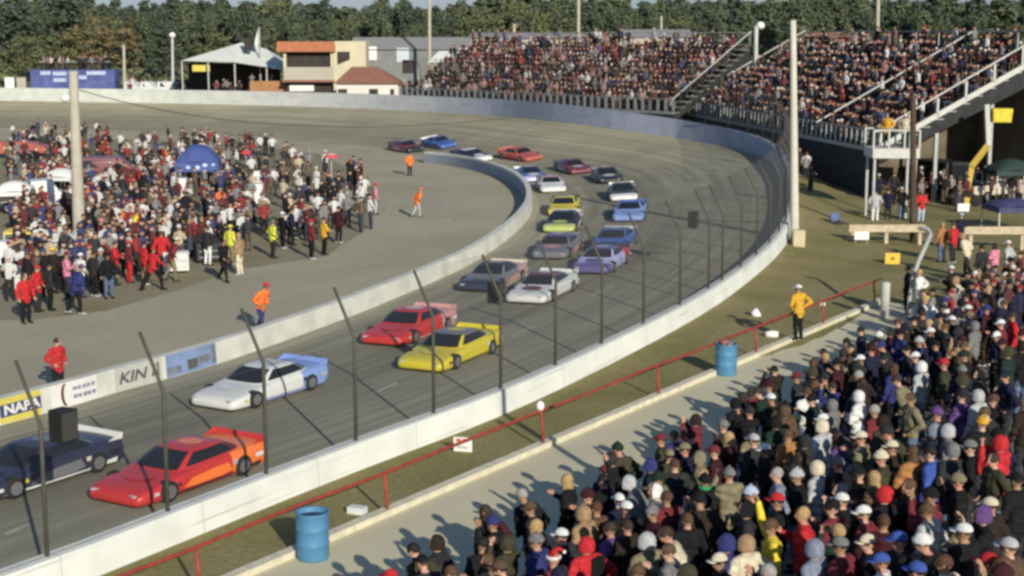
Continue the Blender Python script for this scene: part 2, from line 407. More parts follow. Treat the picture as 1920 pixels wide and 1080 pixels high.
# walls
def wall_mat():
    m = bpy.data.materials.new('outer_wall_paint_and_dimming'); m.use_nodes = True; t = m.node_tree; b = t.nodes['Principled BSDF']
    b.inputs['Roughness'].default_value = 0.7
    uv = t.nodes.new('ShaderNodeUVMap'); uv.uv_map = 'along'; sp = t.nodes.new('ShaderNodeSeparateXYZ'); t.links.new(uv.outputs[0], sp.inputs[0])
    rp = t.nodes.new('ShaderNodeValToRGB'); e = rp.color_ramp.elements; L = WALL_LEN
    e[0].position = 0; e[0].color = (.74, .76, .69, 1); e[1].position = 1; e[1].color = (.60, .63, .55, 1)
    for s, c in ((87, (.74, .76, .69)), (93, (.33, .36, .43)), (148, (.30, .33, .41)), (160, (.52, .53, .54)), (178, (.58, .58, .55)), (198, (.60, .63, .55))):  # blue grey stretch: partial light in the turn, put into the wall colour
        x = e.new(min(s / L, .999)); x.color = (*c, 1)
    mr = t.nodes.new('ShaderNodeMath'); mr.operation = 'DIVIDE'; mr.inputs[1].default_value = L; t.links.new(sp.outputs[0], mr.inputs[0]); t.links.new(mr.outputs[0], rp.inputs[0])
    tc = t.nodes.new('ShaderNodeTexCoord'); n = t.nodes.new('ShaderNodeTexNoise'); n.inputs['Scale'].default_value = 0.9; n.inputs['Detail'].default_value = 7
    t.links.new(tc.outputs['Object'], n.inputs[0])
    mp = t.nodes.new('ShaderNodeMapRange'); mp.inputs[1].default_value = .3; mp.inputs[2].default_value = .7; mp.inputs[3].default_value = .86; mp.inputs[4].default_value = 1.05
    t.links.new(n.outputs['Fac'], mp.inputs[0])
    md = t.nodes.new('ShaderNodeMath'); md.operation = 'MODULO'; md.inputs[1].default_value = 3.66; t.links.new(sp.outputs[0], md.inputs[0])
    lt = t.nodes.new('ShaderNodeMath'); lt.operation = 'LESS_THAN'; lt.inputs[1].default_value = 0.045; t.links.new(md.outputs[0], lt.inputs[0])
    jn = t.nodes.new('ShaderNodeMapRange'); jn.inputs[3].default_value = 1.0; jn.inputs[4].default_value = 0.80; t.links.new(lt.outputs[0], jn.inputs[0])
    cb = t.nodes.new('ShaderNodeCombineXYZ'); k1 = t.nodes.new('ShaderNodeMath'); k1.operation = 'MULTIPLY'; k1.inputs[1].default_value = 0.25; t.links.new(sp.outputs[0], k1.inputs[0])
    k2 = t.nodes.new('ShaderNodeMath'); k2.operation = 'MULTIPLY'; k2.inputs[1].default_value = 22; t.links.new(sp.outputs[1], k2.inputs[0]); t.links.new(k1.outputs[0], cb.inputs[0]); t.links.new(k2.outputs[0], cb.inputs[1])
    n4 = t.nodes.new('ShaderNodeTexNoise'); n4.inputs['Scale'].default_value = 1.0; n4.inputs['Detail'].default_value = 6; t.links.new(cb.outputs[0], n4.inputs[0])
    sf = t.nodes.new('ShaderNodeMapRange'); sf.inputs[1].default_value = .60; sf.inputs[2].default_value = .75; sf.inputs[3].default_value = 1.0; sf.inputs[4].default_value = .62; t.links.new(n4.outputs['Fac'], sf.inputs[0])
    q1 = t.nodes.new('ShaderNodeMath'); q1.operation = 'MULTIPLY'; t.links.new(mp.outputs[0], q1.inputs[0]); t.links.new(jn.outputs[0], q1.inputs[1])
    q2 = t.nodes.new('ShaderNodeMath'); q2.operation = 'MULTIPLY'; t.links.new(q1.outputs[0], q2.inputs[0]); t.links.new(sf.outputs[0], q2.inputs[1])
    sc = t.nodes.new('ShaderNodeVectorMath'); sc.operation = 'SCALE'; t.links.new(rp.outputs[0], sc.inputs[0]); t.links.new(q2.outputs[0], sc.inputs['Scale'])
    t.links.new(sc.outputs[0], b.inputs['Base Color'])
    return m
ARC = [0.0]
for i in range(1, len(OUT)): ARC.append(ARC[-1] + (OUT[i] - OUT[i - 1]).length)
WALL_LEN = ARC[-1]
def wall_h(i):
    return 0.62 + 0.75 * max(0, min(1, (ARC[i] - 70) / 60))
def ring_rows(P, N, th, hs, z0=-0.05):
    a = [P[i] + N[i] * (th / 2 + 0.05) + Vector((0, 0, z0)) for i in range(len(P))]
    b = [P[i] + N[i] * th / 2 + Vector((0, 0, hs(i))) for i in range(len(P))]
    c = [P[i] - N[i] * th / 2 + Vector((0, 0, hs(i))) for i in range(len(P))]
    d = [P[i] - N[i] * (th / 2 + 0.05) + Vector((0, 0, z0)) for i in range(len(P))]
    return [a, b, c, d]
def flat_strip(*a, **k):
    o = strip(*a, **k)
    o.data.polygons.foreach_set('use_smooth', [False] * len(o.data.polygons))
    return o
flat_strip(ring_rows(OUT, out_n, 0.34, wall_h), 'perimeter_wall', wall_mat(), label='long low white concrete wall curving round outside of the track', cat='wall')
in_n = []
for i in range(len(IN_WALL)):
    d = IN_WALL[min(i + 1, len(IN_WALL) - 1)] - IN_WALL[max(i - 1, 0)]; d.z = 0; d.normalize(); in_n.append(Vector((d.y, -d.x, 0)))
inner_mat = mat('pit_wall_paint', (0.60, 0.60, 0.52), 0.75, 0.16, 1.1, 0.15, 8)
inner_wall = flat_strip(ring_rows(IN_WALL, in_n, 0.30, lambda i: 0.66 + 0.2 * max(0, min(1, (i - len(IN_WALL) * .6) / 20))), 'pit_wall', inner_mat, label='low white pit wall hooking round between the track and the pit road', cat='wall')
# back of the hook: blue grey puts its partial light into the colour
k0 = int(len(IN_WALL) * 0.74)
dim_wall = mat('blue_grey_dimming', (0.27, 0.30, 0.34), 0.75, 0.12, 0.8)
bk = [IN_WALL[i] - in_n[i] * 0.165 for i in range(k0, len(IN_WALL))]
ob = strip([[p - in_n[k0 + i] * 0.04 + Vector((0, 0, 0.01)) for i, p in enumerate(bk)], [p + Vector((0, 0, 0.70)) for p in bk]], 'dimmed_band', dim_wall)
ob.parent = inner_wall

# kerb, walkway and near terrace
K0 = Vector((-4.87, 26.73, 0))
def sp_(s, p, z=0.0): return K0 + n_dir * s + n_out * p + Vector((0, 0, z))
KANG = math.atan2(n_dir.y, n_dir.x)
mb = MB(); a, b, c, d = sp_(-20, .1), sp_(34, .1), sp_(34, 30), sp_(-20, 30)
mb.add([p + Vector((0, 0, 0.02)) for p in (a, b, c, d)], [(0, 3, 2, 1)])
ob = mb.build('walkway', conc, kind='structure')
if ob.data.polygons[0].normal.z < 0: ob.data.flip_normals()
mb = MB()
for k in range(-6, 11):
    mb.bar(sp_(k * 3.05, 0.06, 0.05), sp_(k * 3.05 + 3.02, 0.06, 0.05), 0.24, 0.2)
mb.bar(sp_(33.6, 0.06, 0.05), sp_(34.8, 0.06, 0.05), 0.24, 0.2)
tag(mb.build('kerb', kerb_mat), kind='structure')
P0 = 4.65; SLOPE = 0.20
def terrace_z(p): return 0.12 + SLOPE * max(0, p - P0)
mb = MB()
for k in range(13):
    p = P0 - 0.25 + 0.85 * k; zz = terrace_z(p) - 0.01
    mb.box(sp_(7, p + 0.425, zz / 2), (50, 0.85, zz), rz=KANG)
mb.build('bleachers', ramp_mat, label='low stepped concrete bleachers under the nearest crowd of spectators', cat='bleachers')

# ------------------------------------------------------------------ catch fence
post_px = [(104, 1047), (313, 958), (497, 888), (655, 824), (791, 771), (907, 724), (1010, 682), (1095, 644), (1170, 609), (1236, 577), (1293, 549)]
fence = empty('catch_fence', OUT[20], label='tall catch fence of thin dark posts bent inwards on the outer wall', cat='fence')
post_s = []
for x, y in post_px:
    L, k, q = nearest(OUT, at(x, y, 0.62)); post_s.append(k)
step = (ARC[int(post_s[-1])] - ARC[int(post_s[0])]) / (len(post_s) - 1)
s0 = ARC[int(post_s[0])]; s_last = ARC[int(post_s[-1])]
def at_arc(s):
    for i in range(len(ARC) - 1):
        if ARC[i + 1] >= s: return i + (s - ARC[i]) / (ARC[i + 1] - ARC[i])
    return len(ARC) - 1.001
ks = [at_arc(s0 - step * 2), at_arc(s0 - step)] + post_s + [at_arc(s_last + step * k) for k in range(1, 34)]
def op(k):
    i = min(int(k), len(OUT) - 2); f = k - i
    return OUT[i].lerp(OUT[i + 1], f), out_n[i].lerp(out_n[i + 1], f).normalized(), wall_h(i) * (1 - f) + wall_h(i + 1) * f
def fence_profile(k, off=0.0):
    p, n, h = op(k)
    return [p + n * off + Vector((0, 0, h - 0.06)), p + n * off + Vector((0, 0, h + 2.35)), p + n * off - n * 0.13 + Vector((0, 0, h + 2.62)), p + n * off - n * 0.55 + Vector((0, 0, h + 3.45))]
wob = random.Random(4)
for k in ks:
    mb = MB(); pr = fence_profile(k)
    mb.tube(pr, [0.042, 0.040, 0.038, 0.032], 8)
    o = mb.build('post', post_dark, smooth=True); o.parent = fence; o.matrix_parent_inverse = Matrix.Translation(OUT[20]).inverted()
mb = MB()
fine_ks = [ks[0] + (ks[-1] - ks[0]) * i / 160 for i in range(161)]
for lv in (0.03, 0.97):
    mb.tube([Vector(fence_profile(k)[0]).lerp(fence_profile(k)[1], lv) for k in fine_ks], 0.006, 4)
o = mb.build('cable', post_dark); o.parent = fence; o.matrix_parent_inverse = Matrix.Translation(OUT[20]).inverted()
mm = bpy.data.materials.new('wire_mesh'); mm.use_nodes = True; t = mm.node_tree
b = t.nodes['Principled BSDF']; b.inputs['Base Color'].default_value = (0.07, 0.068, 0.058, 1); b.inputs['Roughness'].default_value = 0.7
tr = t.nodes.new('ShaderNodeBsdfTransparent'); mxs = t.nodes.new('ShaderNodeMixShader')
lw = t.nodes.new('ShaderNodeLayerWeight'); lw.inputs[0].default_value = 0.5
mp = t.nodes.new('ShaderNodeValToRGB'); mp.color_ramp.elements[0].position = 0.35; mp.color_ramp.elements[1].position = 1.0
mp.color_ramp.elements[0].color = (.06, .06, .06, 1); mp.color_ramp.elements[1].color = (.55, .55, .55, 1)
t.links.new(lw.outputs['Facing'], mp.inputs[0]); t.links.new(mp.outputs[0], mxs.inputs[0])
t.links.new(tr.outputs[0], mxs.inputs[1]); t.links.new(b.outputs[0], mxs.inputs[2]); t.links.new(mxs.outputs[0], t.nodes['Material Output'].inputs[0])
prs = [fence_profile(k, 0.0) for k in fine_ks]
o = strip([[pr[j] for pr in prs] for j in range(4)], 'wire_netting', mm, uv=False); o.parent = fence
o.matrix_parent_inverse = Matrix.Translation(OUT[20]).inverted()

# loudspeakers hung on the fence
def speaker(px, py, d, wd, hh, label):
    c = atd(px, py, d)
    L, k, q = nearest(OUT, c); nrm = op(k)[1]; rz = math.atan2(nrm.y, nrm.x) - math.pi / 2
    t_ = empty('loudspeaker', c - Vector((0, 0, hh / 2)), rz, label=label, cat='loudspeaker', group='loudspeakers hung on the catch fence')
    mb = MB(); 
    prof = [(-wd / 2, 0.16), (wd / 2, 0.16), (wd / 2 * .8, -0.18), (-wd / 2 * .8, -0.18)]
    z0, z1 = 0.0, hh
    vs = [(x, y, z) for z in (z0, z1) for x, y in prof]
    vs += []
    mb.add(vs, [(3, 2, 1, 0), (4, 5, 6, 7), (0, 1, 5, 4), (1, 2, 6, 5), (2, 3, 7, 6), (3, 0, 4, 7)])
    mb.build('cabinet', black_plastic, t_)
    g = MB(); g.box((0, 0.166, hh / 2), (wd * .86, 0.014, hh * .86)); g.build('grille', grille_mat, t_)
    bk = MB()
    lq = t_.matrix_basis.inverted() @ Vector((q.x, q.y, c.z))
    bk.bar((0, 0, hh * .5), (lq.x, lq.y, hh * .5), 0.04)
    bk.build('bracket', post_dark, t_)
dd = lambda px, py: nearest(OUT, at(px, py, .62))[2].y
speaker(118, 797, at(104, 1047, .62).y + 0.35, 0.40, 0.56, 'black loudspeaker box on the fence post above the dark car')
speaker(930, 548, at(907, 724, .62).y + 0.3, 0.36, 0.56, 'black loudspeaker box on the fence in front of the white and maroon car')
speaker(1300, 412, 62.5, 0.52, 0.66, 'small black loudspeaker hung high on the fence in the turn')

# ------------------------------------------------------------------ banners on the pit wall
IARC = [0.0]
for i in range(1, len(IN_WALL)): IARC.append(IARC[-1] + (IN_WALL[i] - IN_WALL[i - 1]).length)
def wall_arc(px):
    """length along the pit wall at which its mid height shows in a photo column"""
    f = lambda p: 960 + F * p.x / (p.y * math.cos(PITCH) + (H - 0.35) * math.sin(PITCH))
    for i in range(int(len(IN_WALL) * .6)):
        a, b = f(IN_WALL[i]), f(IN_WALL[i + 1])
        if a <= px <= b: return IARC[i] + (IARC[i + 1] - IARC[i]) * (px - a) / (b - a)
def on_wall(s, v, z):
    i = 0
    while IARC[i + 1] < s: i += 1
    f = (s - IARC[i]) / (IARC[i + 1] - IARC[i]); p = IN_WALL[i].lerp(IN_WALL[i + 1], f); n = in_n[i].lerp(in_n[i + 1], f).normalized()
    return p + n * (0.197 - .0685 * v + z) + Vector((0, 0, v))
def banner(x0, x1, label, draw):
    """a printed sheet bent along the pit wall's track face; draw lays panels in lengths u (0..1) and heights v"""
    s0_, s1_ = wall_arc(x0), wall_arc(x1); L = s1_ - s0_; base = on_wall(s0_, 0, 0)
    o = empty('banner', base, label=label, cat='banner', group='banners on the pit wall')
    layer = [0]
    def add(u0, u1, v0, v1, m, name='panel', pts=None):
        layer[0] += 1; q = MB(); zz = 0.004 + 0.003 * layer[0]
        if pts:
            q.add([on_wall(s0_ + u * L, v, zz) - base for u, v in pts], [tuple(range(len(pts)))])
        else:
            K = max(1, int((u1 - u0) * 14))
            q.add([on_wall(s0_ + (u0 + (u1 - u0) * k / K) * L, v, zz) - base for v in (v0, v1) for k in range(K + 1)], [(k, k + 1, K + 2 + k, K + 1 + k) for k in range(K)])
        return q.build(name, m, o)
    draw(add, (o, s0_, base), L)
navy_m = mat('banner_navy', (0.05, 0.06, 0.16), 0.6, 0.1, 4); yel_m = mat('banner_yellow', (0.62, 0.52, 0.10), 0.6, 0.1, 4)
wht_m = mat('banner_white', (0.72, 0.71, 0.66), 0.6, 0.05, 4); blue_m = mat('banner_blue', (0.19, 0.27, 0.42), 0.6, 0.25, 1.5)
slate_m = mat('banner_slate', (0.17, 0.19, 0.22), 0.6, 0.3, 5); pale_m = mat('banner_pale', (0.47, 0.47, 0.41), 0.6, 0.1, 4)
ink_m = mat('banner_ink', (0.10, 0.10, 0.10), 0.6, 0.3, 6); maroon_m = mat('banner_maroon', (0.11, 0.03, 0.03), 0.6, 0.2, 6); bluegrey_m = mat('banner_blue_grey', (0.22, 0.24, 0.31), 0.6, 0.3, 6)
def word(o, text, u, v, size, m, z, shear=0.0, w=1.0):
    cu = bpy.data.curves.new('lettering', 'FONT'); cu.body = text; cu.size = size; cu.align_x = 'CENTER'; cu.align_y = 'CENTER'; cu.shear = shear; cu.offset = 0.012
    tmp = bpy.data.objects.new('tmp', cu); COL.objects.link(tmp); bpy.context.view_layer.update()
    me = bpy.data.meshes.new_from_object(tmp.evaluated_get(bpy.context.evaluated_depsgraph_get()))
    bpy.data.objects.remove(tmp); me.materials.clear(); me.materials.append(m)
    par, s0_, base = o
    for vx in me.vertices: vx.co = on_wall(s0_ + u + vx.co.x * w, v + vx.co.y, z) - base
    x = bpy.data.objects.new('lettering', me); COL.objects.link(x); x.parent = par
def d1(add, o, L):
    add(0, 1, .02, .66, yel_m, 'sheet'); add(0, 1, .18, .50, navy_m, 'band'); word(o, 'NAPA', L * .52, .34, .34, wht_m, .016, w=1.3)
banner(-10, 66, 'yellow and navy banner with white letters on the pit wall', d1)
def d2(add, o, L):
    add(0, 1, .02, .66, wht_m, 'sheet')
    arc = [(0.30 + .10 * math.cos(a) * .9, .34 + .30 * math.sin(a)) for a in [math.pi / 2 + math.pi * k / 10 for k in range(11)]]
    arc2 = [(0.34 + .07 * math.cos(a), .34 + .28 * math.sin(a)) for a in [math.pi * 1.5 - math.pi * k / 10 for k in range(11)]]
    add(0, 0, 0, 0, maroon_m, 'crescent', pts=arc + arc2)
    for v in (.45, .24):
        for k in range(5): add(.46 + .1 * k, .46 + .1 * k + (.07 if k % 2 else .085), v - .045, v + .05, bluegrey_m, 'lettering')
banner(84, 172, 'white banner with dark crescent mark and two blue grey lines', d2)
def d3(add, o, L):
    add(0, 1, .02, .66, pale_m, 'sheet'); word(o, 'KIN I', L * .45, .33, .42, ink_m, .016, shear=.25, w=1.5)
    add(.90, .94, .16, .56, ink_m, 'stroke')
banner(206, 294, 'pale grey banner with dark slanting letters on the pit wall', d3)
def d4(add, o, L):
    add(0, 1, .02, .66, blue_m, 'sheet'); add(0.02, .28, .10, .30, slate_m, 'patch'); add(.40, .60, .10, .38, ink_m, 'patch'); add(.60, .88, .18, .40, slate_m, 'patch'); add(.90, .985, .1, .62, slate_m, 'patch')
banner(302, 396, 'light blue banner with dark blotches on the pit wall', d4)

# ------------------------------------------------------------------ red rail, drums and small things on the verge
rail = empty('guard_rail', K0, label='red painted pipe rail on posts along the cream kerb', cat='railing')
rail.rotation_euler = (0, 0, KANG)
mb = MB(); mb.tube([(s, -0.02 + 0.02 * math.sin(s * 1.3), 0.90 + .012 * math.sin(s * .9)) for s in [-14 + 1.2 * k for k in range(41)]], 0.036, 8)
mb.build('rail', red_paint, rail, smooth=True)
for px, py in ((350, 1112), (730, 968), (1022, 842), (1236, 748), (1408, 668), (1530, 613), (1625, 572)):
    q = at(px, py); s = (q - K0).dot(n_dir)
    mb = MB(); mb.tube([(s, -0.10, 0.02), (s, -0.02, 0.90)], 0.034, 8); mb.build('post', red_paint, rail, smooth=True)
mb = MB(); q = at(350, 1112); s = (q - K0).dot(n_dir) - 3.6
mb.tube([(s, -.1, 0), (s, -.02, .9)], .034, 8); mb.build('post', red_paint, rail, smooth=True)

def drum(px, py, label):
    t_ = empty('drum', at(px, py, 0.02), label=label, cat='drum', group='blue drums by the kerb')
    mb = MB(); r = 0.305
    prof = [(0.0, .0), (r * .96, 0.0), (r, .03), (r, .28), (r + .012, .30), (r, .32), (r, .57), (r + .012, .59), (r, .61), (r, .86), (r + .014, .88), (r + .014, .905), (r - .02, .905), (r - .02, .80)]
    mb.lathe(prof, n=28); mb.build('shell', blue_plastic, t_, smooth=True)
    l = MB(); l.lathe([(0, .0), (r - .018, .0)], (0, 0, .80), 28); l.build('liner', mat('dark_liner', (0.03, 0.05, 0.07), .7), t_)
    return t_
drum(587, 1046, 'large blue plastic drum on the walkway, nearest the camera')
drum(1361, 702, 'blue plastic drum farther along the walkway beside the kerb')
mb = MB()
for k in range(5): mb.ball((random.uniform(-.12, .12), random.uniform(-.12, .12), .86 + random.uniform(0, .08)), (.10, .09, .08), 8, 5)
o = mb.build('litter_bag', mat('brown_paper', (0.25, 0.13, 0.10), .8), smooth=True, label='crumpled brown rubbish heaped in the farther blue drum', cat='rubbish'); o.location = at(1361, 702, 0.02)

def small_sign(px, py, wd, hh, m, label, rz=0.0, marks=(), hz=0.25, d=None):
    c = at(px, py, 0.0)
    t_ = empty('sign', c, rz, label=label, cat='sign')
    mb = MB(); mb.box((0, 0, hz + hh / 2), (wd, 0.03, hh)); mb.build('board', m, t_)
    for sx in (-.4, .4):
        mb = MB(); mb.box((sx * wd, 0.03, (hz + hh) / 2), (.03, .03, hz + hh - .02)); mb.build('stake', steel_grey, t_)
    for x0, x1, z0, z1, mm_ in marks:
        q = MB(); q.box(((x0 + x1) / 2 * wd, -.018, hz + (z0 + z1) / 2 * hh), ((x1 - x0) * wd, .006, (z1 - z0) * hh)); q.build('lettering', mm_, t_)
red_ink = mat('sign_red', (.55, .07, .05), .6)
small_sign(868, 848, .44, .34, white_sign, 'white sign with red lettering standing on the grass verge', -.25, ((-.38, -.1, .7, .9, red_ink), (0.0, .25, .74, .92, red_ink), (-.3, .3, .2, .4, pale_m)), .02)
small_sign(1673, 497, .62, .46, yellow_sign, 'yellow square sign with dark centre by the yard', 0, ((-.14, .14, .35, .65, mat('sign_ochre', (.3, .15, .03), .6)),), .05)
small_sign(1615, 463, .66, .36, white_sign, 'white sign board in front of the timber barrier', 0, ((-.12, .12, .4, .6, pale_m),), .34)
small_sign(1806, 398, .62, .42, white_sign, 'pale sign board on the grass beside the yellow boom', 0, (), .05)

def trash(px, py, shape, size, label, m=white_sign, z=0.0, cat='litter', name='litter'):
    mb = MB()
    if shape == 'box': mb.box((0, 0, size[2] / 2), size, rz=random.uniform(-.4, .4))
    elif shape == 'can': mb.tube([(-size[0] / 2, 0, size[1]), (0, .02, size[1] * 1.05), (size[0] / 2, 0, size[1])], [size[1] * .9, size[1], size[1] * .85], 10)
    else: mb.ball((0, 0, size[2] * .8), size, 10, 7)
    o = mb.build(name, m, smooth=(shape != 'box'), label=label, cat=cat); o.location = at(px, py, z)
    return o
trash(670, 962, 'box', (.36, .22, .14), 'white takeaway box lying on the grass by the kerb', mat('litter_grey', (.62, .64, .62), .7), name='carton', cat='box')
trash(1022, 792, 'ball', (.10, .09, .12), 'white ball of paper stuck on top of the red rail').location = sp_((at(1022, 842) - K0).dot(n_dir), 0.0, 0.93)
o = trash(1415, 598, 'can', (.5, .15, 0), 'white canister leaning in the grass', white_sign, name='canister', cat='canister'); o.rotation_euler = (0, .9, .7)
o = trash(1447, 634, 'can', (.40, .12, 0), 'white canister lying on its side near the kerb', white_sign, name='canister', cat='canister')
trash(1542, 575, 'ball', (.11, .1, .1), 'white crumpled bag on the grass by the kerb', name='bag', cat='bag')
trash(1468, 487, 'ball', (.13, .1, .1), 'white crumpled paper at the foot of the outer wall')
trash(1541, 532, 'ball', (.12, .1, .07), 'pale crumpled paper in the middle of the grass', mat('litter_tan', (.55, .5, .38), .8))

# ------------------------------------------------------------------ race cars
def paint(name, c, rough=0.45):
    return mat('paint_' + name, c, rough, 0.05, 2, spec=0.4, coat=0.25)
PC = {k: paint(k, v) for k, v in dict(
    black=(.022, .022, .025), navy=(.030, .034, .06), white=(.66, .66, .62), red=(.50, .035, .035), orange=(.85, .20, .045), yellow=(.60, .50, .035),
    blue=(.06, .12, .36), lightblue=(.22, .32, .62), maroon=(.17, .035, .045), silver=(.42, .41, .40), pink=(.52, .27, .26), purple=(.13, .10, .26),
    lime=(.42, .48, .14), grey=(.16, .16, .17), cream=(.58, .52, .42), brick=(.42, .10, .065), lilac=(.45, .45, .70), darkgreen=(.05, .06, .05)).items()}
WELL = mat('wheel_well', (0.008, 0.008, 0.008), .9)

def car_body():
    """low wedge-nosed stock car shell; x forward, slots: main, rear quarter, nose, roof"""
    key = [(2.50, .70, .15, .30), (2.44, .84, .12, .40), (2.25, .93, .11, .50), (1.85, .975, .10, .575), (1.35, .99, .10, .645), (.90, .995, .10, .725), (.30, .99, .10, .80), (-.50, .985, .10, .835), (-1.20, .99, .10, .86), (-1.9, .975, .11, .875), (-2.36, .94, .15, .86), (-2.46, .90, .24, .80)]
    st = []
    for i in range(len(key) - 1):
        for k in range(3):
            t = k / 3; p0, p1, p2, p3 = key[max(i - 1, 0)], key[i], key[i + 1], key[min(i + 2, len(key) - 1)]
            st.append(tuple(.5 * (2 * b_ + (c_ - a_) * t + (2 * a_ - 5 * b_ + 4 * c_ - d_) * t * t + (3 * b_ - a_ - 3 * c_ + d_) * t ** 3) for a_, b_, c_, d_ in zip(p0, p1, p2, p3)))
    st.append(key[-1])
    def prof(hw, zb, zt):
        h = zt - zb
        return [(hw * .92, zb), (hw * .985, zb + .05), (hw, zb + h * .35), (hw * .995, zb + h * .66), (hw * .972, zb + h * .84), (hw * .925, zb + h * .945), (hw * .84, zt - .004), (hw * .62, zt + .016), (hw * .32, zt + .027), (0, zt + .03)]
    mb = MB(); rows = []
    for x, hw, zb, zt in st:
        p = prof(hw, zb, zt); rows.append([(x, -y, z) for y, z in p] + [(x, y, z) for y, z in p[-2::-1]])
    n = len(rows[0]); mb.v = [q for r in rows for q in r]
    for j in range(len(rows) - 1):
        xm = (st[j][0] + st[j + 1][0]) / 2; sl = 2 if xm > 1.85 else (1 if xm < -1.0 else 0)
        for i in range(n): mb.f.append((j * n + i, (j + 1) * n + i, (j + 1) * n + (i + 1) % n, j * n + (i + 1) % n)); mb.mi.append(sl); mb.col.append(None)
    mb.f.append(tuple(range(n))); mb.mi.append(2); mb.col.append(None)
    mb.f.append(tuple(range((len(rows) - 1) * n, len(rows) * n))[::-1]); mb.mi.append(1); mb.col.append(None)
    # rounded cabin
    N = 36; ts = [0, .12, .3, .5, .7, .84, .93, 1.0]; o_ = len(mb.v)
    for t in ts:
        for k in range(N): mb.v.append(tuple(cabin(t, 2 * math.pi * k / N)))
    for j in range(len(ts) - 1):
        for k in range(N): mb.f.append((o_ + j * N + k, o_ + j * N + (k + 1) % N, o_ + (j + 1) * N + (k + 1) % N, o_ + (j + 1) * N + k)); mb.mi.append(3 if ts[j] >= .84 else 0); mb.col.append(None)
    top = o_ + (len(ts) - 1) * N; mb.v.append((-.45, 0, 1.215))
    for k in range(N): mb.f.append((top + k, top + (k + 1) % N, len(mb.v) - 1)); mb.mi.append(3); mb.col.append(None)
    me = mb.mesh('car_body', [PC['white']] * 4, True)
    bm = bmesh.new(); bm.from_mesh(me); bmesh.ops.recalc_face_normals(bm, faces=bm.faces); bm.to_mesh(me); bm.free()
    me.polygons.foreach_set('use_smooth', [True] * len(me.polygons)); me.set_sharp_from_angle(angle=R(50))
    return me
def cabin(t, a, lift=0.0):
    sx = lambda v: math.copysign(abs(v) ** .42, v)
    xf, xr = 1.06 + (.14 - 1.06) * t, -1.72 + (-.98 + 1.72) * t ** .9
    hw = .87 + (.61 - .87) * t ** 1.15
    if t > .9: xf -= (t - .9) * .5; xr += (t - .9) * .5; hw -= (t - .9) * .45
    x = (xf + xr) / 2 + ((xf - xr) / 2 + lift) * sx(math.cos(a)); y = (hw + lift) * sx(math.sin(a))
    zb = .77 - .05 * x; z = zb + (1.20 - zb) * (math.sin(t * math.pi / 2) * .35 + t * .65) + lift * .5
    return Vector((x, y, z))
BODY = car_body()
def glass_patch(a0, a1, t0, t1, name, lift=.012):
    mb = MB(); K, J = 10, 4
    mb.add([cabin(t0 + (t1 - t0) * j / J, R(a0 + (a1 - a0) * k / K), lift) for j in range(J + 1) for k in range(K + 1)], [(j * (K + 1) + k, j * (K + 1) + k + 1, (j + 1) * (K + 1) + k + 1, (j + 1) * (K + 1) + k) for j in range(J) for k in range(K)])
    return mb.mesh(name, glass_dark, True)
GL = {'windshield': [glass_patch(-40, 40, .08, .86, 'windshield')], 'rear_window': [glass_patch(142, 218, .12, .84, 'rear_window')],
      'side_window': [glass_patch(58, 116, .14, .82, 'side_window'), glass_patch(244, 302, .14, .82, 'side_window')],
      'quarter_window': [glass_patch(120, 134, .16, .74, 'quarter_window'), glass_patch(226, 240, .16, .74, 'quarter_window')]}
def panel(pts, name):
    mb = MB(); mb.add(pts, [tuple(range(len(pts)))]); return mb.mesh(name, PC['white'])
def side_panel(sy):
    P = [(.95, .30), (.55, .27), (-.55, .27), (-.95, .33), (-.80, .62), (-.30, .60), (.20, .56), (.62, .52)]
    P = [(x, sy * 1.004, z) for x, z in P]
    return panel(P if sy < 0 else P[::-1], 'side_panel')
def side_stripe(sy):
    P = [(1.9, .20), (.9, .17), (-2.1, .19), (-2.15, .34), (-1.0, .24), (.9, .24)]
    P = [(x, sy * (1.007 if abs(x) < 1.7 else .985), z) for x, z in P]
    return panel(P if sy < 0 else P[::-1], 'stripe')
SIDE = [side_panel(-1), side_panel(1)]; STRIPE = [side_stripe(-1), side_stripe(1)]
HOOD = panel([(1.48 + .36 * math.cos(a), .46 * math.sin(a), .671 - .05 * math.cos(a) + .02) for a in [2 * math.pi * k / 16 for k in range(16)]], 'hood_panel')
ROOFP = panel([(-.45 + .30 * math.cos(a), .36 * math.sin(a), 1.222) for a in [2 * math.pi * k / 16 for k in range(16)]], 'roof_panel')
def lamp_mesh(sy):
    mb = MB(); mb.box((2.40, sy * .60, .41), (.10, .30, .06), M=Matrix.Rotation(-sy * .35, 3, 'Z')); return mb.mesh('headlight', PC['silver'])
def decal(x0, x1, z0, z1, sy):
    P = [(x0, sy * 1.008, z0), (x1, sy * 1.008, z0), (x1 - .03, sy * 1.003, z1), (x0 + .02, sy * 1.003, z1)]
    return panel(P if sy < 0 else P[::-1], 'decal')
DECALS = [(decal(a_, b_, c_, d_, sy), k) for sy in (-1, 1) for k, (a_, b_, c_, d_) in enumerate(((1.02, 1.14, .40, .52), (-1.92, -2.22, .48, .60), (1.84, 2.05, .34, .44), (-1.0, -1.14, .48, .62)))]
LAMPS = [lamp_mesh(-1), lamp_mesh(1)]
mb = MB(); mb.box((-2.42, 0, .945), (.02, 1.80, .19), M=Matrix.Rotation(-.35, 3, 'Y'))
for y in (-.88, .88): mb.add([(-1.9, y, .86), (-2.44, y, .84), (-2.46, y, 1.03), (-2.35, y, 1.03)], [(0, 1, 2, 3)])
SPOIL = mb.mesh('spoiler', PC['white'])
mb = MB(); mb.lathe([(.0, -.13), (.29, -.135), (.325, -.11), (.325, .11), (.29, .135), (0, .13)], n=22); TYRE = mb.mesh('wheel', tyre_mat, True)
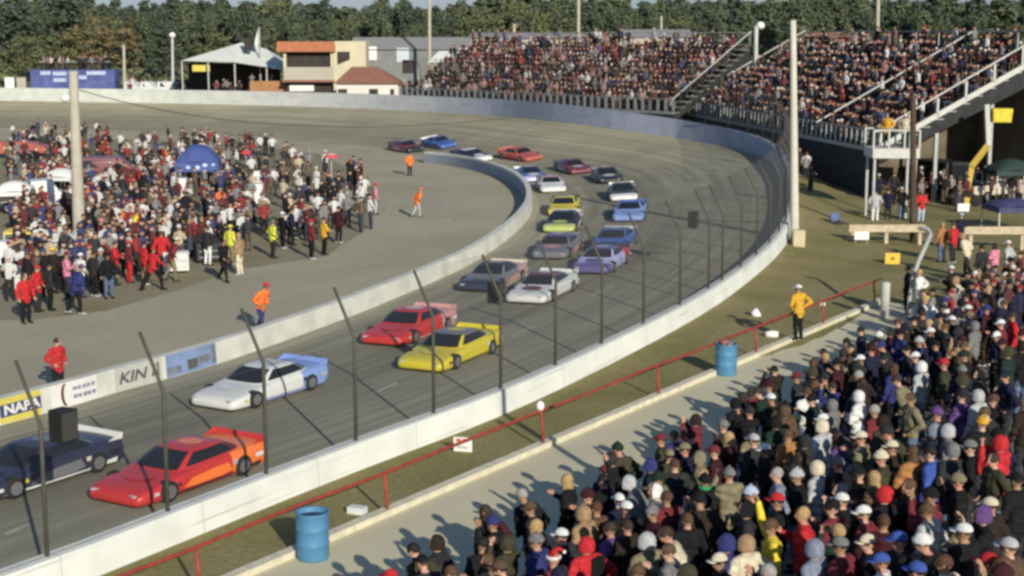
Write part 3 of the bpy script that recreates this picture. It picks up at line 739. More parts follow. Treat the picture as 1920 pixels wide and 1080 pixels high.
mb = MB(); mb.lathe([(0, .142), (.08, .145), (.11, .141), (.19, .138), (.20, .142), (.0, .1425)][:5], n=18); RIM = mb.mesh('rim', rim_mat)
mb = MB(); mb.box((2.455, 0, .235), (.06, 1.0, .13), M=Matrix.Rotation(.1, 3, 'Y')); GRILL = mb.mesh('grille', WELL)

def race_car(px, py, label, main, rear, nose, roof, side, hood, spoil, yaw=0.0, flip=False):
    p, n, tan = on_track(px, py)
    fwd = -tan                                       # towards the camera down the straight
    fwd = Matrix.Rotation(yaw, 3, n) @ fwd
    left = n.cross(fwd).normalized(); fwd = left.cross(n)
    M = Matrix((fwd, left, n)).transposed().to_4x4(); M.translation = p + n * 0.012
    o = empty('race_car', label=label, cat='race car', group='stock cars racing in a pack'); o.matrix_basis = M @ Matrix.Diagonal((.81, .83, .70, 1))
    inst('body', BODY, o, mats=[PC[main], PC[rear], PC[nose], PC[roof]])
    for k, l in GL.items():
        for me in l: inst(k, me, o)
    for me in SIDE: inst('side_panel', me, o, mats=[PC[side]])
    for me in STRIPE: inst('stripe', me, o, mats=[PC[hood if hood != main else spoil if spoil != main else 'black']])
    inst('roof_panel', ROOFP, o, mats=[PC[side if side != roof else 'cream']])
    for me in LAMPS: inst('headlight', me, o)
    for me, k in DECALS: inst('decal', me, o, mats=[PC[('cream', 'silver', 'yellow', 'black', 'white')[(k + int(px)) % 5]]])
    inst('hood_panel', HOOD, o, mats=[PC[hood]]); inst('spoiler', SPOIL, o, mats=[PC[spoil]]); inst('grille', GRILL, o)
    for x in (1.45, -1.42):
        for sy in (-1, 1):
            w_ = inst('wheel', TYRE, o, (x, sy * .885, .325)); w_.rotation_euler = (-sy * math.pi / 2, 0, 0)
            inst('rim', RIM, w_)
    return o
for a in [
    (62, 900, 'dark navy race car with a white tail at the left edge beside the pit wall', 'navy', 'navy', 'navy', 'navy', 'grey', 'navy', 'white'),
    (338, 906, 'red and orange race car with black windows, nearest the camera', 'red', 'orange', 'red', 'red', 'orange', 'red', 'red'),
    (490, 742, 'white race car with a pale blue tail on the straight', 'white', 'lightblue', 'white', 'white', 'white', 'white', 'lightblue'),
    (768, 629, 'red race car with pink and white tail, running beside the pit wall', 'red', 'pink', 'red', 'red', 'red', 'red', 'pink'),
    (846, 674, 'bright yellow race car beside the red car', 'yellow', 'yellow', 'yellow', 'grey', 'yellow', 'yellow', 'yellow'),
    (1018, 555, 'white race car with a maroon roof and white spoiler', 'white', 'white', 'white', 'maroon', 'white', 'maroon', 'white'),
    (925, 534, 'dark race car with a pinkish side, close to the pit wall', 'grey', 'pink', 'navy', 'black', 'pink', 'grey', 'cream'),
    (1128, 502, 'purple and white race car with a red tail', 'lilac', 'red', 'purple', 'purple', 'lilac', 'purple', 'navy'),
    (1152, 464, 'dark blue race car behind the purple one', 'blue', 'blue', 'navy', 'blue', 'blue', 'blue', 'silver'),
    (1046, 476, 'grey race car with a pink nose panel below the hook of the pit wall', 'grey', 'grey', 'grey', 'purple', 'pink', 'pink', 'grey'),
    (1056, 428, 'black race car with lime yellow panels', 'black', 'silver', 'lime', 'black', 'silver', 'lime', 'silver'),
    (1058, 398, 'all yellow race car in the turn', 'yellow', 'yellow', 'yellow', 'yellow', 'yellow', 'yellow', 'black'),
    (1182, 408, 'light blue race car on the outside of the turn', 'lightblue', 'blue', 'lightblue', 'blue', 'lightblue', 'lightblue', 'blue'),
    (1168, 371, 'black race car with white corner panels on the outside', 'darkgreen', 'white', 'white', 'black', 'silver', 'black', 'white'),
    (1138, 339, 'black race car with a beige stripe', 'darkgreen', 'black', 'black', 'black', 'cream', 'cream', 'grey'),
    (1074, 322, 'maroon and black race car with silver panels', 'maroon', 'black', 'maroon', 'maroon', 'silver', 'silver', 'black'),
    (994, 337, 'blue race car with white panels beside the pit wall hook', 'blue', 'purple', 'lilac', 'navy', 'lilac', 'white', 'white'),
    (1033, 356, 'plain white race car near the tip of the pit wall hook', 'white', 'white', 'white', 'pink', 'white', 'white', 'black'),
    (976, 298, 'brick red race car high in the far turn', 'brick', 'brick', 'brick', 'brick', 'red', 'brick', 'brick'),
    (884, 300, 'white race car with a dark rear behind the pit wall end', 'navy', 'navy', 'white', 'white', 'white', 'white', 'navy'),
    (824, 275, 'blue race car far away above the end of the pit wall', 'blue', 'blue', 'blue', 'blue', 'blue', 'blue', 'white'),
    (762, 283, 'maroon race car with a pink side leading at the far left', 'maroon', 'maroon', 'black', 'grey', 'pink', 'maroon', 'black')]:
    race_car(*a)

# ------------------------------------------------------------------ poles
def pole(name, base, top, r0, r1, label, m=pole_mat, lamp=None, cat='pole', n=12):
    t_ = empty(name, base, label=label, cat=cat)
    d = Vector(top) - Vector(base)
    mb = MB(); mb.tube([d * k / 6 for k in range(7)], [r0 + (r1 - r0) * k / 6 for k in range(7)], n); mb.build('shaft', m, t_, smooth=True)
    if lamp:
        for off, r in lamp:
            l = MB(); l.ball(d + Vector(off), (r, r, r * .9), 12, 8); l.build('lamp', white_sign, t_, smooth=True)
            a = MB(); a.bar(d + Vector((0, 0, off[2] * .6)), d + Vector(off), .06); a.build('bracket', steel_grey, t_)
    return t_
b = at(150, 466); t = atd(137, 133, b.y); pole('utility_pole', b, t, .30, .20, 'tall pale wooden pole with floodlight standing in the paddock crowd', lamp=[((-.38, -.1, -1.2), .2)])
b = at(1490, 472, 0.0); t = atd(1487, 38, b.y); pole('utility_pole', b, t, .21, .13, 'very tall white pole standing just outside the wall in the turn', mat('pole_white', (.54, .52, .43), .8, .08, 2))
b = at(1491, 475, 0.0); mb = MB(); mb.box((0, 0, .55), (.5, .4, 1.1)); o = mb.build('concrete_block', mat('tan_block', (.50, .44, .30), .9, .12, 3), label='tan block at the foot of the tall white pole', cat='block'); o.location = b + Vector((.05, -.45, 0))
b = at(1712, 455); t = atd(1712, 178, b.y); pole('utility_pole', b, t, .17, .13, 'thin dark brown wooden pole beside the white platform', wood_dark)
# wooden pole beside the near bleachers, just outside the picture; its shadow falls across the walkway
tip = at(934, 768, 0.02); L_ = 21.5; b = tip + TO_SUN * L_; pole('utility_pole', Vector((b.x, b.y, 0)), Vector((b.x, b.y, L_ * math.tan(SUN_EL) + .5)), .11, .085, 'wooden pole beside the near bleachers that throws a long shadow over the walkway', pole_mat)
p0, p1, pm = atd(146, 168, at(150, 466).y), atd(1062, 207, 128), atd(640, 238, 96)
mb = MB(); mb.tube([p0 * (1 - u) ** 2 + (pm * 2 - (p0 + p1) / 2) * 2 * u * (1 - u) + p1 * u ** 2 for u in [k / 24 for k in range(25)]], .022, 5)
mb.build('cable', post_dark, label='thin dark cable sagging from the paddock pole towards the far stand', cat='cable')
for px, y0, y1, d, lab, lamp in ((805, -60, 140, 185, 'tall thin pole rising behind the grey sheds', None), (1085, -60, 70, 175, 'thin pole rising behind the middle of the far stand', None),
        (1648, -80, 80, 150, 'thin pole rising behind the right end of the far stand', None), (1418, 48, 125, 135, 'short pole with a round white lamp between the two far stands', [((.35, 0, .0), .38)]),
        (323, 66, 140, 240, 'thin pole with round white lamp in front of the trees', [((0, 0, 0), .5)]), (232, 84, 150, 200, 'short pale pole by the blue trailer', None),
        (964, 45, 70, 200, 'short pale post behind the crest of the far stand', None), (1829, 62, 90, 150, 'short pale post above the right stand', None), (1240, 30, 70, 230, 'pale thin pole against the woods', None)):
    t = atd(px, y0, d); b = atd(px, y1, d); b.z = 0
    pole('light_pole', b, t, .24 if d > 170 else .2, .17, lab, steel_white if lamp else pole_mat, lamp)

# ------------------------------------------------------------------ far grandstands
seat_mat = mat('bench_aluminium', (.30, .30, .29), .5, .1, 4, metal=.2)
def grandstand(A, B, run, z0, z1, nrow, label, picket):
    A = Vector(A); B = Vector(B); ex = (B - A); L = ex.length; ex.normalize(); ey = Vector((ex.y, -ex.x, 0))
    if ey.dot(Vector((1, .4, 0))) < 0: ey = -ey
    M = Matrix((ex, ey, Vector((0, 0, 1)))).transposed().to_4x4(); M.translation = A
    o = empty('grandstand', label=label, cat='grandstand'); o.matrix_basis = M
    dr, dz = run / nrow, (z1 - z0) / nrow
    for k in range(nrow):
        mb = MB(); z = z0 + dz * k
        mb.box((L / 2, dr * (k + .5), z - .03), (L, dr, .06)); mb.build('tread', seat_mat if k % 2 else steel_grey, o)
        mb = MB(); mb.box((L / 2, dr * (k + .72), z + .42), (L - .4, .26, .05)); mb.build('bench', seat_mat, o)
    mb = MB(); mb.add([(0, run, z1), (L, run, z1), (L, run, 0), (0, run, 0)], [(0, 1, 2, 3)]); mb.build('back_panel', mat('rusty_brown_sheet', (.26, .21, .15), .85, .3, .6), o)
    mb = MB(); mb.add([(0, .05, 0), (L, .05, 0), (L, .05, z0 - .1), (0, .05, z0 - .1)], [(0, 1, 2, 3)]); mb.build('skirt', dark_cloth, o)
    for x in (0.02, L - .02):
        mb = MB(); mb.add([(x, .05, z0 - .75), (x, run, z1 - 1.6), (x, run, z1 - .1), (x, .05, z0 - .1)], [(0, 1, 2, 3)]); mb.build('side_panel', dark_cloth, o)
    for x in (.15, L * .33, L * .66, L - .15):
        for f in (.35, .68, .99):
            mb = MB(); zz = z0 + (z1 - z0) * f - .3; mb.box((x, run * f, zz / 2), (.2, .2, zz)); mb.build('column', steel_grey, o)
    mb = MB(); mb.box((L / 2, -.02, z0 + 1.05), (L, .06, .06)); mb.build('front_rail', steel_grey, o)
    mb = MB(); mb.box((L / 2, -.02, z0 - .05), (L, .08, .22)); mb.build('front_beam', steel_grey, o)
    n = int(L / picket)
    for i in range(n + 1):
        mb = MB(); mb.box((i * L / n, -.02, z0 + .56), (.26, .05, .92)); mb.build('picket', steel_grey, o)
    mb = MB(); mb.box((L / 2, run, z1 + 1.0), (L, .06, .08)); mb.build('back_rail', steel_grey, o)
    for i in range(12):
        mb = MB(); mb.box((i * L / 11, run, z1 + .5), (.06, .06, 1.0)); mb.build('back_post', steel_grey, o)
    return o, M, L, dr, dz
GA = grandstand((-10.8, 152.0, 0), (13.0, 125.2, 0), 9.3, 3.3, 8.65, 13, 'far grandstand packed with spectators left of the tall white pole', .85)
GB = grandstand((20.9, 88.3, 0), (14.6, 128.9, 0), 10.0, 3.06, 8.74, 13, 'far grandstand packed with spectators right of the tall white pole', .85)
# stair and hand rails up the ends of the stands
def stand_rail(G, x, run, z0, z1, cat_label, two=False):
    o, M, L, dr, dz = G
    mb = MB(); mb.bar((x, -.3, z0 + 1.05), (x, run, z1 + 1.1), .07, .08); mb.build('hand_rail', steel_white, o)
    if two:
        mb = MB(); mb.bar((x, -.6, z0 - .15), (x, run, z1 - .15), .12, .30); mb.build('stair_stringer', steel_white, o)
        for k in range(7):
            f = k / 6; mb = MB(); mb.bar((x, run * f, z0 + (z1 - z0) * f), (x, run * f, z0 + 1.05 + (z1 - z0) * f), .12); mb.build('baluster', steel_white, o)
stand_rail(GB, -.25, 10.0, 3.06, 8.74, '', True); stand_rail(GB, GB[2] + .2, 10.0, 3.06, 8.74, ''); stand_rail(GA, GA[2] + .1, 9.3, 3.3, 8.65, ''); stand_rail(GB, 9.5, 10.0, 3.06, 8.74, '')
mb = MB(); mb.add([(8.5, .3, 0), (8.5, 9.9, 0), (8.5, 9.9, 7.4), (8.5, .3, 2.6)], [(0, 1, 2, 3)]); mb.build('added_backing', mat('olive_brown_backing', (.13, .11, .075), .9, .35, .8), GB[0])  # added panel that catches sun to lighten the space under the stand
# aisles stay free of people at these lengths along the right stand
AISLE_B = (9.5, 20.0, 29.0)

cream_wall = mat('cream_wall', (.58, .52, .36), .85, .08, .8); grey_wall = mat('tan_wall', (.42, .39, .31), .85, .08, .8)
# ------------------------------------------------------------------ platform and yard at the right
pl = empty('platform', atd(1672, 285, 80), label='white railed platform on legs at the corner of the right stand', cat='platform')
pb = pl.location
def P_(x, y, z): return (x, y, z)
mb = MB(); mb.box((0, 0, .0), (2.4, 2.0, .5)); mb.build('deck', steel_white, pl)
for x in (-1.17, -.4, .4, 1.17):
    for y in (-.97, .97):
        mb = MB(); mb.box((x, y, .70), (.08, .08, .9)); mb.build('baluster', steel_white, pl)
for y in (-.97, .97):
    mb = MB(); mb.box((0, y, 1.17), (2.4, .07, .07)); mb.build('rail', steel_white, pl)
for x in (-1.05, 1.05):
    for y in (-.8, .8):
        mb = MB(); mb.box((x, y, -.25 - (pb.z - .25) / 2), (.12, .12, pb.z - .25)); mb.build('leg', steel_grey, pl)

def vehicle(name, loc, rz, body_m, label, cat, L=5.2, kind='pickup', Wd=1.9, Ht=1.75):
    o = empty(name, loc, rz, label=label, cat=cat)
    mb = MB()
    if kind == 'pickup':
        prof = [(-L / 2, .45), (-L / 2, .98), (-.25, 1.0), (-.20, Ht - .05), (.85, Ht), (1.35, 1.06), (L / 2 - .1, .95), (L / 2, .78), (L / 2, .42)]
    else:
        prof = [(-L / 2, .40), (-L / 2 + .03, Ht), (L / 2 - 1.7, Ht + .02), (L / 2 - .95, 1.15), (L / 2 - .05, .95), (L / 2, .42)]
    n = len(prof); vs = []
    for sy in (-1, 1):
        for x, z in prof: vs.append((x, sy * Wd / 2 * (.86 if z > 1.2 else 1), z))
    fs = [tuple(range(n))[::-1], tuple(range(n, 2 * n))] + [(i, (i + 1) % n, n + (i + 1) % n, n + i) for i in range(n)]
    mb.add(vs, fs); b_ = mb.build('body', body_m, o)
    bv = b_.modifiers.new('bevel', 'BEVEL'); bv.width = .06; bv.segments = 2
    g = MB()
    if kind == 'pickup':
        for sy in (-1, 1):
            q = MB(); q.add([(-.1, sy * (Wd / 2 * .90 + .012), 1.1), (1.15, sy * (Wd / 2 * .90 + .012), 1.12), (.82, sy * (Wd / 2 * .86 + .012), Ht - .12), (-.08, sy * (Wd / 2 * .86 + .012), Ht - .14)], [(0, 1, 2, 3)]); q.build('side_window', glass_dark, o)
        q = MB(); q.add([(1.31, -.75, 1.16), (1.31, .75, 1.16), (.93, .7, Ht - .09), (.93, -.7, Ht - .09)], [(0, 1, 2, 3)]); q.build('windshield', glass_dark, o)
        q = MB(); q.add([(-.245, -.7, 1.15), (-.245, .7, 1.15), (-.225, .68, Ht - .15), (-.225, -.68, Ht - .15)], [(0, 1, 2, 3)]); q.build('rear_window', glass_dark, o)
        q = MB(); q.box((-1.42, 0, .985), (2.2, Wd - .3, .06)); q.build('load_bed', WELL, o)
    else:
        for sy in (-1, 1):
            q = MB(); q.add([(-L / 2 + .4, sy * (Wd / 2 * .93 + .03), 1.12), (L / 2 - 1.25, sy * (Wd / 2 * .93 + .03), 1.14), (L / 2 - 1.72, sy * (Wd / 2 * .86 + .03), Ht - .12), (-L / 2 + .4, sy * (Wd / 2 * .86 + .03), Ht - .12)], [(0, 1, 2, 3)]); q.build('side_window', glass_dark, o)
        q = MB(); q.add([(-L / 2 - .02, -.7, 1.12), (-L / 2 - .02, .7, 1.12), (-L / 2 + .005, .65, Ht - .14), (-L / 2 + .005, -.65, Ht - .14)], [(0, 1, 2, 3)]); q.build('rear_window', glass_dark, o)
    for x in (L / 2 - .95, -L / 2 + 1.0):
        for sy in (-1, 1):
            w_ = inst('wheel', TYRE, o, (x, sy * (Wd / 2 - .09), .34)); w_.rotation_euler = (-sy * math.pi / 2, 0, 0); inst('rim', RIM, w_)
    for sy in (-1, 1):
        q = MB(); q.box((-L / 2 - .012, sy * (Wd / 2 - .2), .78), (.03, .18, .22)); q.build('tail_light', red_ink, o)
        q = MB(); q.box((L / 2 + .005, sy * (Wd / 2 - .28), .72), (.03, .3, .16)); q.build('headlight', white_sign, o)
    return o
vehicle('van', at(1748, 358), 1.9, mat('paint_charcoal', (.035, .035, .038), .5, .1, 2), 'charcoal van parked behind the brown pole in the yard', 'van', kind='van', Ht=1.95)
vehicle('pickup_truck', at(1850, 376), .5, PC['cream'], 'cream pickup truck parked under the yellow boom', 'pickup truck', L=3.9)
vehicle('pickup_truck', at(66, 396), .35, PC['white'], 'white pickup truck in the paddock crowd at the left edge', 'pickup truck', L=4.8)
vehicle('van', at(212, 345), .2, PC['maroon'], 'dark maroon van in the paddock crowd right of the pole', 'van', kind='van', L=4.4)
vehicle('van', at(45, 296), .05, PC['brick'], 'low red vehicle far back in the paddock at the left edge', 'van', kind='van', L=3.6, Ht=1.3)

# folding boom on the yard
boom = empty('boom_lift', at(1808, 385), label='yellow articulated boom lift with white top arm in the yard', cat='boom lift')
by = boom.location.y
pts = [atd(1808, 383, by), atd(1822, 312, by), atd(1853, 272, by - .3)]
yel_steel = mat('yellow_steel', (.50, .36, .06), .5, .15, 4)
mb = MB(); mb.bar(pts[0] - boom.location, pts[1] - boom.location, .2, .3); mb.build('lower_arm', yel_steel, boom)
mb = MB(); mb.bar(pts[1] - boom.location, pts[2] - boom.location, .34, .34); mb.build('upper_arm', yel_steel, boom)
mb = MB(); mb.bar(pts[2] - boom.location, atd(1850, 196, by - .3) - boom.location, .30, .26); mb.build('mast', steel_white, boom)
mb = MB(); mb.box((0, 0, .25), (1.3, 1.0, .45)); mb.build('chassis', yel_steel, boom)
for x in (-.5, .5):
    for y in (-.5, .5):
        w_ = inst('wheel', TYRE, boom, (x, y, .325)); w_.rotation_euler = (math.pi / 2, 0, 0)
c = atd(1876, 216, by - .3) - boom.location; mb = MB(); mb.box(c, (1.0, .8, .75), taper=1.1); mb.build('basket', mat('yellow_basket', (.62, .50, .05), .6, .25, 3), boom)
mb = MB(); mb.bar(atd(1852, 206, by - .3) - boom.location, c, .12); mb.build('basket_arm', steel_white, boom)

def canopy(px, py, w_, d_, h_, top_m, label, dome=.9, rz=0.0, marks=None, valance=.25, loc=None):
    o = empty('canopy_tent', loc if loc is not None else at(px, py), rz, label=label, cat='tent')
    mb = MB(); N = 9; vs = []; fs = []
    for j in range(N):
        for i in range(N):
            u, v = -1 + 2 * i / (N - 1), -1 + 2 * j / (N - 1); m_ = max(abs(u), abs(v))
            vs.append((u * w_ / 2, v * d_ / 2, h_ + dome * (1 - m_ ** 2) + .05 * (1 - abs(u * v))))
    for j in range(N - 1):
        for i in range(N - 1): fs.append((j * N + i, j * N + i + 1, (j + 1) * N + i + 1, (j + 1) * N + i))
    mb.add(vs, fs)
    mb.build('roof', top_m, o, smooth=True)
    q = MB()
    c4 = [(-w_ / 2, -d_ / 2), (w_ / 2, -d_ / 2), (w_ / 2, d_ / 2), (-w_ / 2, d_ / 2)]
    for i in range(4):
        a, b_ = c4[i], c4[(i + 1) % 4]; q.add([(*a, h_ - valance), (*b_, h_ - valance), (*b_, h_ + .0), (*a, h_ + .0)], [(0, 1, 2, 3)])
    q.build('valance', top_m, o)
    for x, y in c4:
        l = MB(); l.bar((x * .97, y * .97, 0), (x * .97, y * .97, h_), .06); l.build('leg', steel_white, o)
    for k, (x, z, r) in enumerate(marks or ()):
        l = MB(); l.ball((x, -d_ / 2 - .01, z), (r, .02, r * .7), 10, 6); l.build('emblem', mat('emblem_pale_blue', (.45, .55, .80), .6), o, smooth=True)
    return o
blue_tent = mat('blue_tent_fabric', (.065, .095, .27), .6, .2, 1.5)
canopy(374, 360, 2.6, 2.6, 1.9, blue_tent, 'round topped blue canopy tent with pale marks in the paddock', 1.0, .1, ((.5, 1.75, .17), (.05, 1.6, .18), (-.5, 1.62, .15), (1.0, 1.78, .12)), .55)
canopy(1760, 330, 2.6, 2.6, 1.9, mat('pale_tent', (.40, .42, .50), .7), 'pale blue grey canopy tent in the yard behind the van', .5, .2)
canopy(1893, 380, 2.6, 2.2, 1.9, mat('dark_green_tent', (.028, .05, .045), .7, .2, 2), 'dark green canopy at the right edge of the yard', .6, .1)
canopy(1898, 430, 2.4, 2.2, 1.2, mat('navy_tent', (.06, .06, .14), .7, .2, 2), 'low navy blue canopy at the right edge behind the timber barrier', .3, .1)
canopy(40, 474, 1.25, .9, 1.0, yel_m, 'small yellow topped canopy over a cart at the left edge of the paddock', .12, .1, None, .12)
canopy(30, 405, 2.2, 1.6, 1.35, mat('white_canvas', (.68, .68, .64), .7, .06, 2), 'white canvas awning beside the white pickup at the left edge', .5, .3, None, .2)
canopy(118, 372, 1.9, 1.5, 1.3, mat('white_canvas', (.68, .68, .64)), 'white canvas awning beside the big paddock pole', .45, -.2, None, .2)
o = empty('umbrella', at(462, 332), label='plain red umbrella raised over the crews right of the blue canopy', cat='umbrella')
mb = MB(); mb.bar((0, 0, 0), (0, 0, 1.75), .04); mb.build('pole', steel_white, o)
mb = MB(); mb.lathe([(0, 1.85), (.22, 1.78), (.40, 1.58)], n=12); mb.build('shade', mat('umbrella_plain_red', (.60, .06, .07), .7), o, smooth=True)
canopy(1838, 322, 2.2, 2.0, 1.7, mat('white_canvas', (.68, .68, .64), .7, .06, 2), 'small white canvas awning below the stair of the right stand', .4, .2, None, .2)
for px, py, lab in ((1728, 345, 'pale crate stack below the platform beside the brown pole'), (1792, 352, 'grey supply box under the right stand stair'), (1868, 345, 'tan supply box under the right stand near the edge')):
    o = empty('supply_box', at(px, py), .3, label=lab, cat='box'); mb = MB(); mb.box((0, 0, .42), (1.1, .8, .84)); mb.build('body', grey_wall if 'grey' not in lab else steel_grey, o); mb = MB(); mb.box((0, 0, .87), (1.16, .86, .06)); mb.build('lid', white_sign if 'pale' in lab else wood_pale, o)
# umbrella
o = empty('umbrella', at(622, 350), label='red and white umbrella standing among the pit crews', cat='umbrella')
mb = MB(); mb.bar((0, 0, 0), (0, 0, 2.0), .04); mb.build('pole', steel_white, o)
mb = MB(); mb.lathe([(0, 2.12), (.3, 2.05), (.55, 1.85)], n=12); mb.build('shade', mat('umbrella_red', (.62, .10, .10), .7), o, smooth=True)
mb = MB(); mb.lathe([(.0, 2.135), (.2, 2.10), (.34, 2.04)], n=12); mb.build('band', mat('umbrella_pink', (.75, .45, .42), .7), o, smooth=True)

# timber barriers, bent pipe, white posts
def barrier(px0, px1, py, z, label, posts):
    a = at(px0, py, z); b = at(px1, py, z); o = empty('barrier', Vector((a.x, a.y, 0)), label=label, cat='barrier')
    mb = MB(); mb.bar((0, 0, z), b - Vector((a.x, a.y, 0)), .10, .34); mb.build('plank', wood_pale, o)
    for f in posts:
        p = (b - a) * f; mb = MB(); mb.box((p.x, p.y + .12, z / 2), (.16, .12, z)); mb.build('post', wood_pale, o)
barrier(1592, 1735, 428, .8, 'pale timber plank barrier on posts across the yard', (.06, .5, .94))
barrier(1808, 1925, 432, .9, 'pale timber barrier at the right edge of the yard', (.12, .95))
b0 = at(1700, 600); mb = MB()
mb.tube([atd(x, y, b0.y + k) - b0 for x, y, k in ((1702, 600, 0), (1706, 560, .05), (1712, 520, .2), (1722, 490, .5), (1735, 462, .9), (1745, 440, 1.3), (1740, 430, 1.6), (1722, 428, 1.7))], [.085, .085, .08, .08, .08, .08, .08, .08], 10)
o = mb.build('bent_pipe', mat('grey_pipe', (.36, .36, .33), .6, .1, 3), smooth=True, label='bent pale grey pipe rising from the walkway end towards the timber barrier', cat='pipe'); o.location = b0
def white_post(px, py0, py1, r, label, m):
    b_ = at(px, py0); h_ = atd(px, py1, b_.y).z
    o = empty('bollard', b_, label=label, cat='bollard')
    mb = MB(); mb.tube([(0, 0, 0), (0, 0, h_ * .96), (0, 0, h_)], [r, r, r * .8], 14); mb.build('shaft', m, o, smooth=True)
    mb = MB(); mb.lathe([(0, h_ + .03), (r * .9, h_ + .01), (r * 1.05, h_ - .06)], n=14); mb.build('cap', m, o, smooth=True)
white_post(1658, 598, 530, .16, 'thick pale grey post at the end of the kerb', mat('post_pale_grey', (.44, .44, .40), .8, .1, 3))
white_post(1690, 325, 298, .17, 'cream cylinder hung below the white platform', PC['cream'])
white_post(1692, 352, 326, .17, 'cream cylinder standing beside the dark brown pole', PC['cream'])
white_post(1645, 345, 322, .18, 'yellowish cylinder on the grass below the platform', mat('tan_block', (.5, .44, .3)))
# folding chair
o = empty('folding_chair', at(1568, 434), .4, label='blue folding chair with dark seat on the grass by the barrier', cat='chair')
cb = mat('chair_blue', (.10, .14, .28), .7, .2, 5)
for x in (-.25, .25):
    mb = MB(); mb.bar((x, -.25, 0), (x, .2, .85), .035); mb.build('leg', cb, o); mb = MB(); mb.bar((x, .25, 0), (x, -.22, .45), .035); mb.build('leg', cb, o)
mb = MB(); mb.box((0, -.03, .45), (.52, .44, .04)); mb.build('seat', dark_cloth, o)
mb = MB(); mb.box((0, .17, .72), (.52, .04, .36)); mb.build('backrest', cb, o)
def box_thing(name, px, py, size, m, label, cat, rz=0.0, top=None, parts=True):
    o = empty(name, at(px, py), rz, label=label, cat=cat)
    mb = MB(); mb.box((0, 0, size[2] / 2 + .08), (size[0], size[1], size[2] - .1)); b_ = mb.build('cabinet', m, o)
    mb = MB(); mb.box((0, 0, size[2] + .06), (size[0] + .06, size[1] + .06, .05)); mb.build('top', top or m, o)
    for k in range(2):
        mb = MB(); mb.box((0, -size[1] / 2 - .006, size[2] * (.35 + .33 * k)), (size[0] * .86, .02, .03)); mb.build('handle', steel_grey, o)
    for x in (-1, 1):
        mb = MB(); mb.tube([(x * size[0] * .38 - .04, 0, .06), (x * size[0] * .38 + .04, 0, .06)], .06, 10); mb.build('caster', tyre_mat, o)
    return o
box_thing('tool_cart', 478, 385, (.95, .6, 1.15), white_sign, 'tall white tool cart among the pit crews', 'tool cart')
box_thing('tool_cart', 489, 345, (.9, .6, .75), white_sign, 'low white tool cart farther back among the crews', 'tool cart')
box_thing('tool_cart', 40, 462, (1.0, .6, .7), mat('cart_dark', (.05, .05, .05), .6), 'dark tool cart with a yellow top at the left edge', 'tool cart', 0, yel_m)
box_thing('tool_cart', 118, 515, (1.5, .7, .85), mat('cart_grey', (.17, .19, .20), .5, .15, 3), 'long grey tool cart in front of the big paddock pole', 'tool cart', .3)
box_thing('tool_cart', 55, 545, (1.1, .7, .85), mat('cart_white', (.60, .60, .55), .5, .15, 3), 'white tool cart behind the crew in red at the left', 'tool cart', .2)
box_thing('tool_cart', 342, 375, (.55, .5, 1.2), white_sign, 'narrow white cabinet under the blue canopy', 'tool cart')
box_thing('tool_cart', 330, 512, (1.0, .6, .8), mat('cart_white', (.60, .60, .55)), 'small white tool cart behind the crew in red trousers', 'tool cart', .3)
box_thing('tool_cart', 20, 500, (1.2, .7, 1.0), white_sign, 'tall white tool cart cut off by the left edge', 'tool cart', .1)
box_thing('tool_cart', 268, 400, (.9, .5, .8), white_sign, 'white tool cart in the middle of the paddock crowd', 'tool cart', .1)
box_thing('tool_cart', 265, 468, (1.2, .7, .9), mat('cart_red', (.34, .03, .03), .5, .15, 3), 'red tool cart right of the big paddock pole', 'tool cart', .2)
box_thing('tool_cart', 395, 492, (1.3, .7, .8), mat('cart_black', (.03, .03, .035), .5, .15, 3), 'black tool cart at the edge of the pit road', 'tool cart', .4)
# stacks of tyres
for k, (x, y, nn, lab) in enumerate(((310, 452, 3, 'stack of three black tyres behind the red tool cart'), (560, 420, 4, 'stack of four black tyres among the crews'), (20, 520, 3, 'stack of three black tyres at the left edge of the paddock'))):
    p = at(x, y)
    for q in range(nn):
        w_ = inst('tyre', TYRE, None, p + Vector((random.uniform(-.03, .03), 0, .14 + .27 * q)))
        tag(w_, ('bottom', 'second', 'third', 'top')[q if q < nn - 1 else 3] + ' tyre of the ' + lab, 'tyre', 'stacked tyres')

# ------------------------------------------------------------------ buildings beyond the track
terracotta = mat('terracotta_roof', (.40, .155, .075), .8, .15, 2); brown_roof = mat('brown_roof', (.24, .115, .078), .85, .15, 2)
metal_roof = mat('grey_metal_roof', (.29, .28, .26), .6, .1, 1); white_roof = mat('white_tent_roof', (.62, .64, .58), .7, .06, 1)
shade_in = mat('dark_interior', (.045, .038, .035), .9, .3, 1)
D = 166.0
bt = empty('control_tower', atd(580, 170, D), label='cream control tower with orange roof and wide dark window beyond the track', cat='tower')
bl = bt.location
def W(px, py, d=D): return atd(px, py, d) - bl
def poly(name, pts, m, parent, inv=None):
    mb = MB(); mb.add(pts, [tuple(range(len(pts)))]); return mb.build(name, m, parent)
x0, x1, x2 = W(530, 100).x, W(624, 100).x, W(680, 100).x
zt, zw1, zw0, zp, zb = W(0, 78).z, W(0, 97).z, W(0, 126).z, W(0, 150).z, W(0, 172).z
mb = MB(); mb.box(((x0 + x1) / 2, 2.2, (zp + zw0) / 2), (x1 - x0, 4, zw0 - zp)); mb.build('parapet', grey_wall, bt)
mb = MB(); mb.box(((x0 + x1) / 2, 2.6, (zw0 + zw1) / 2), (x1 - x0 - .5, 3.4, zw1 - zw0)); mb.build('window', shade_in, bt)
for x in (x0 + .15, x1 - .15):
    mb = MB(); mb.box((x, .5, (zw0 + zw1) / 2), (.3, .3, zw1 - zw0 - .01)); mb.build('pillar', cream_wall, bt)
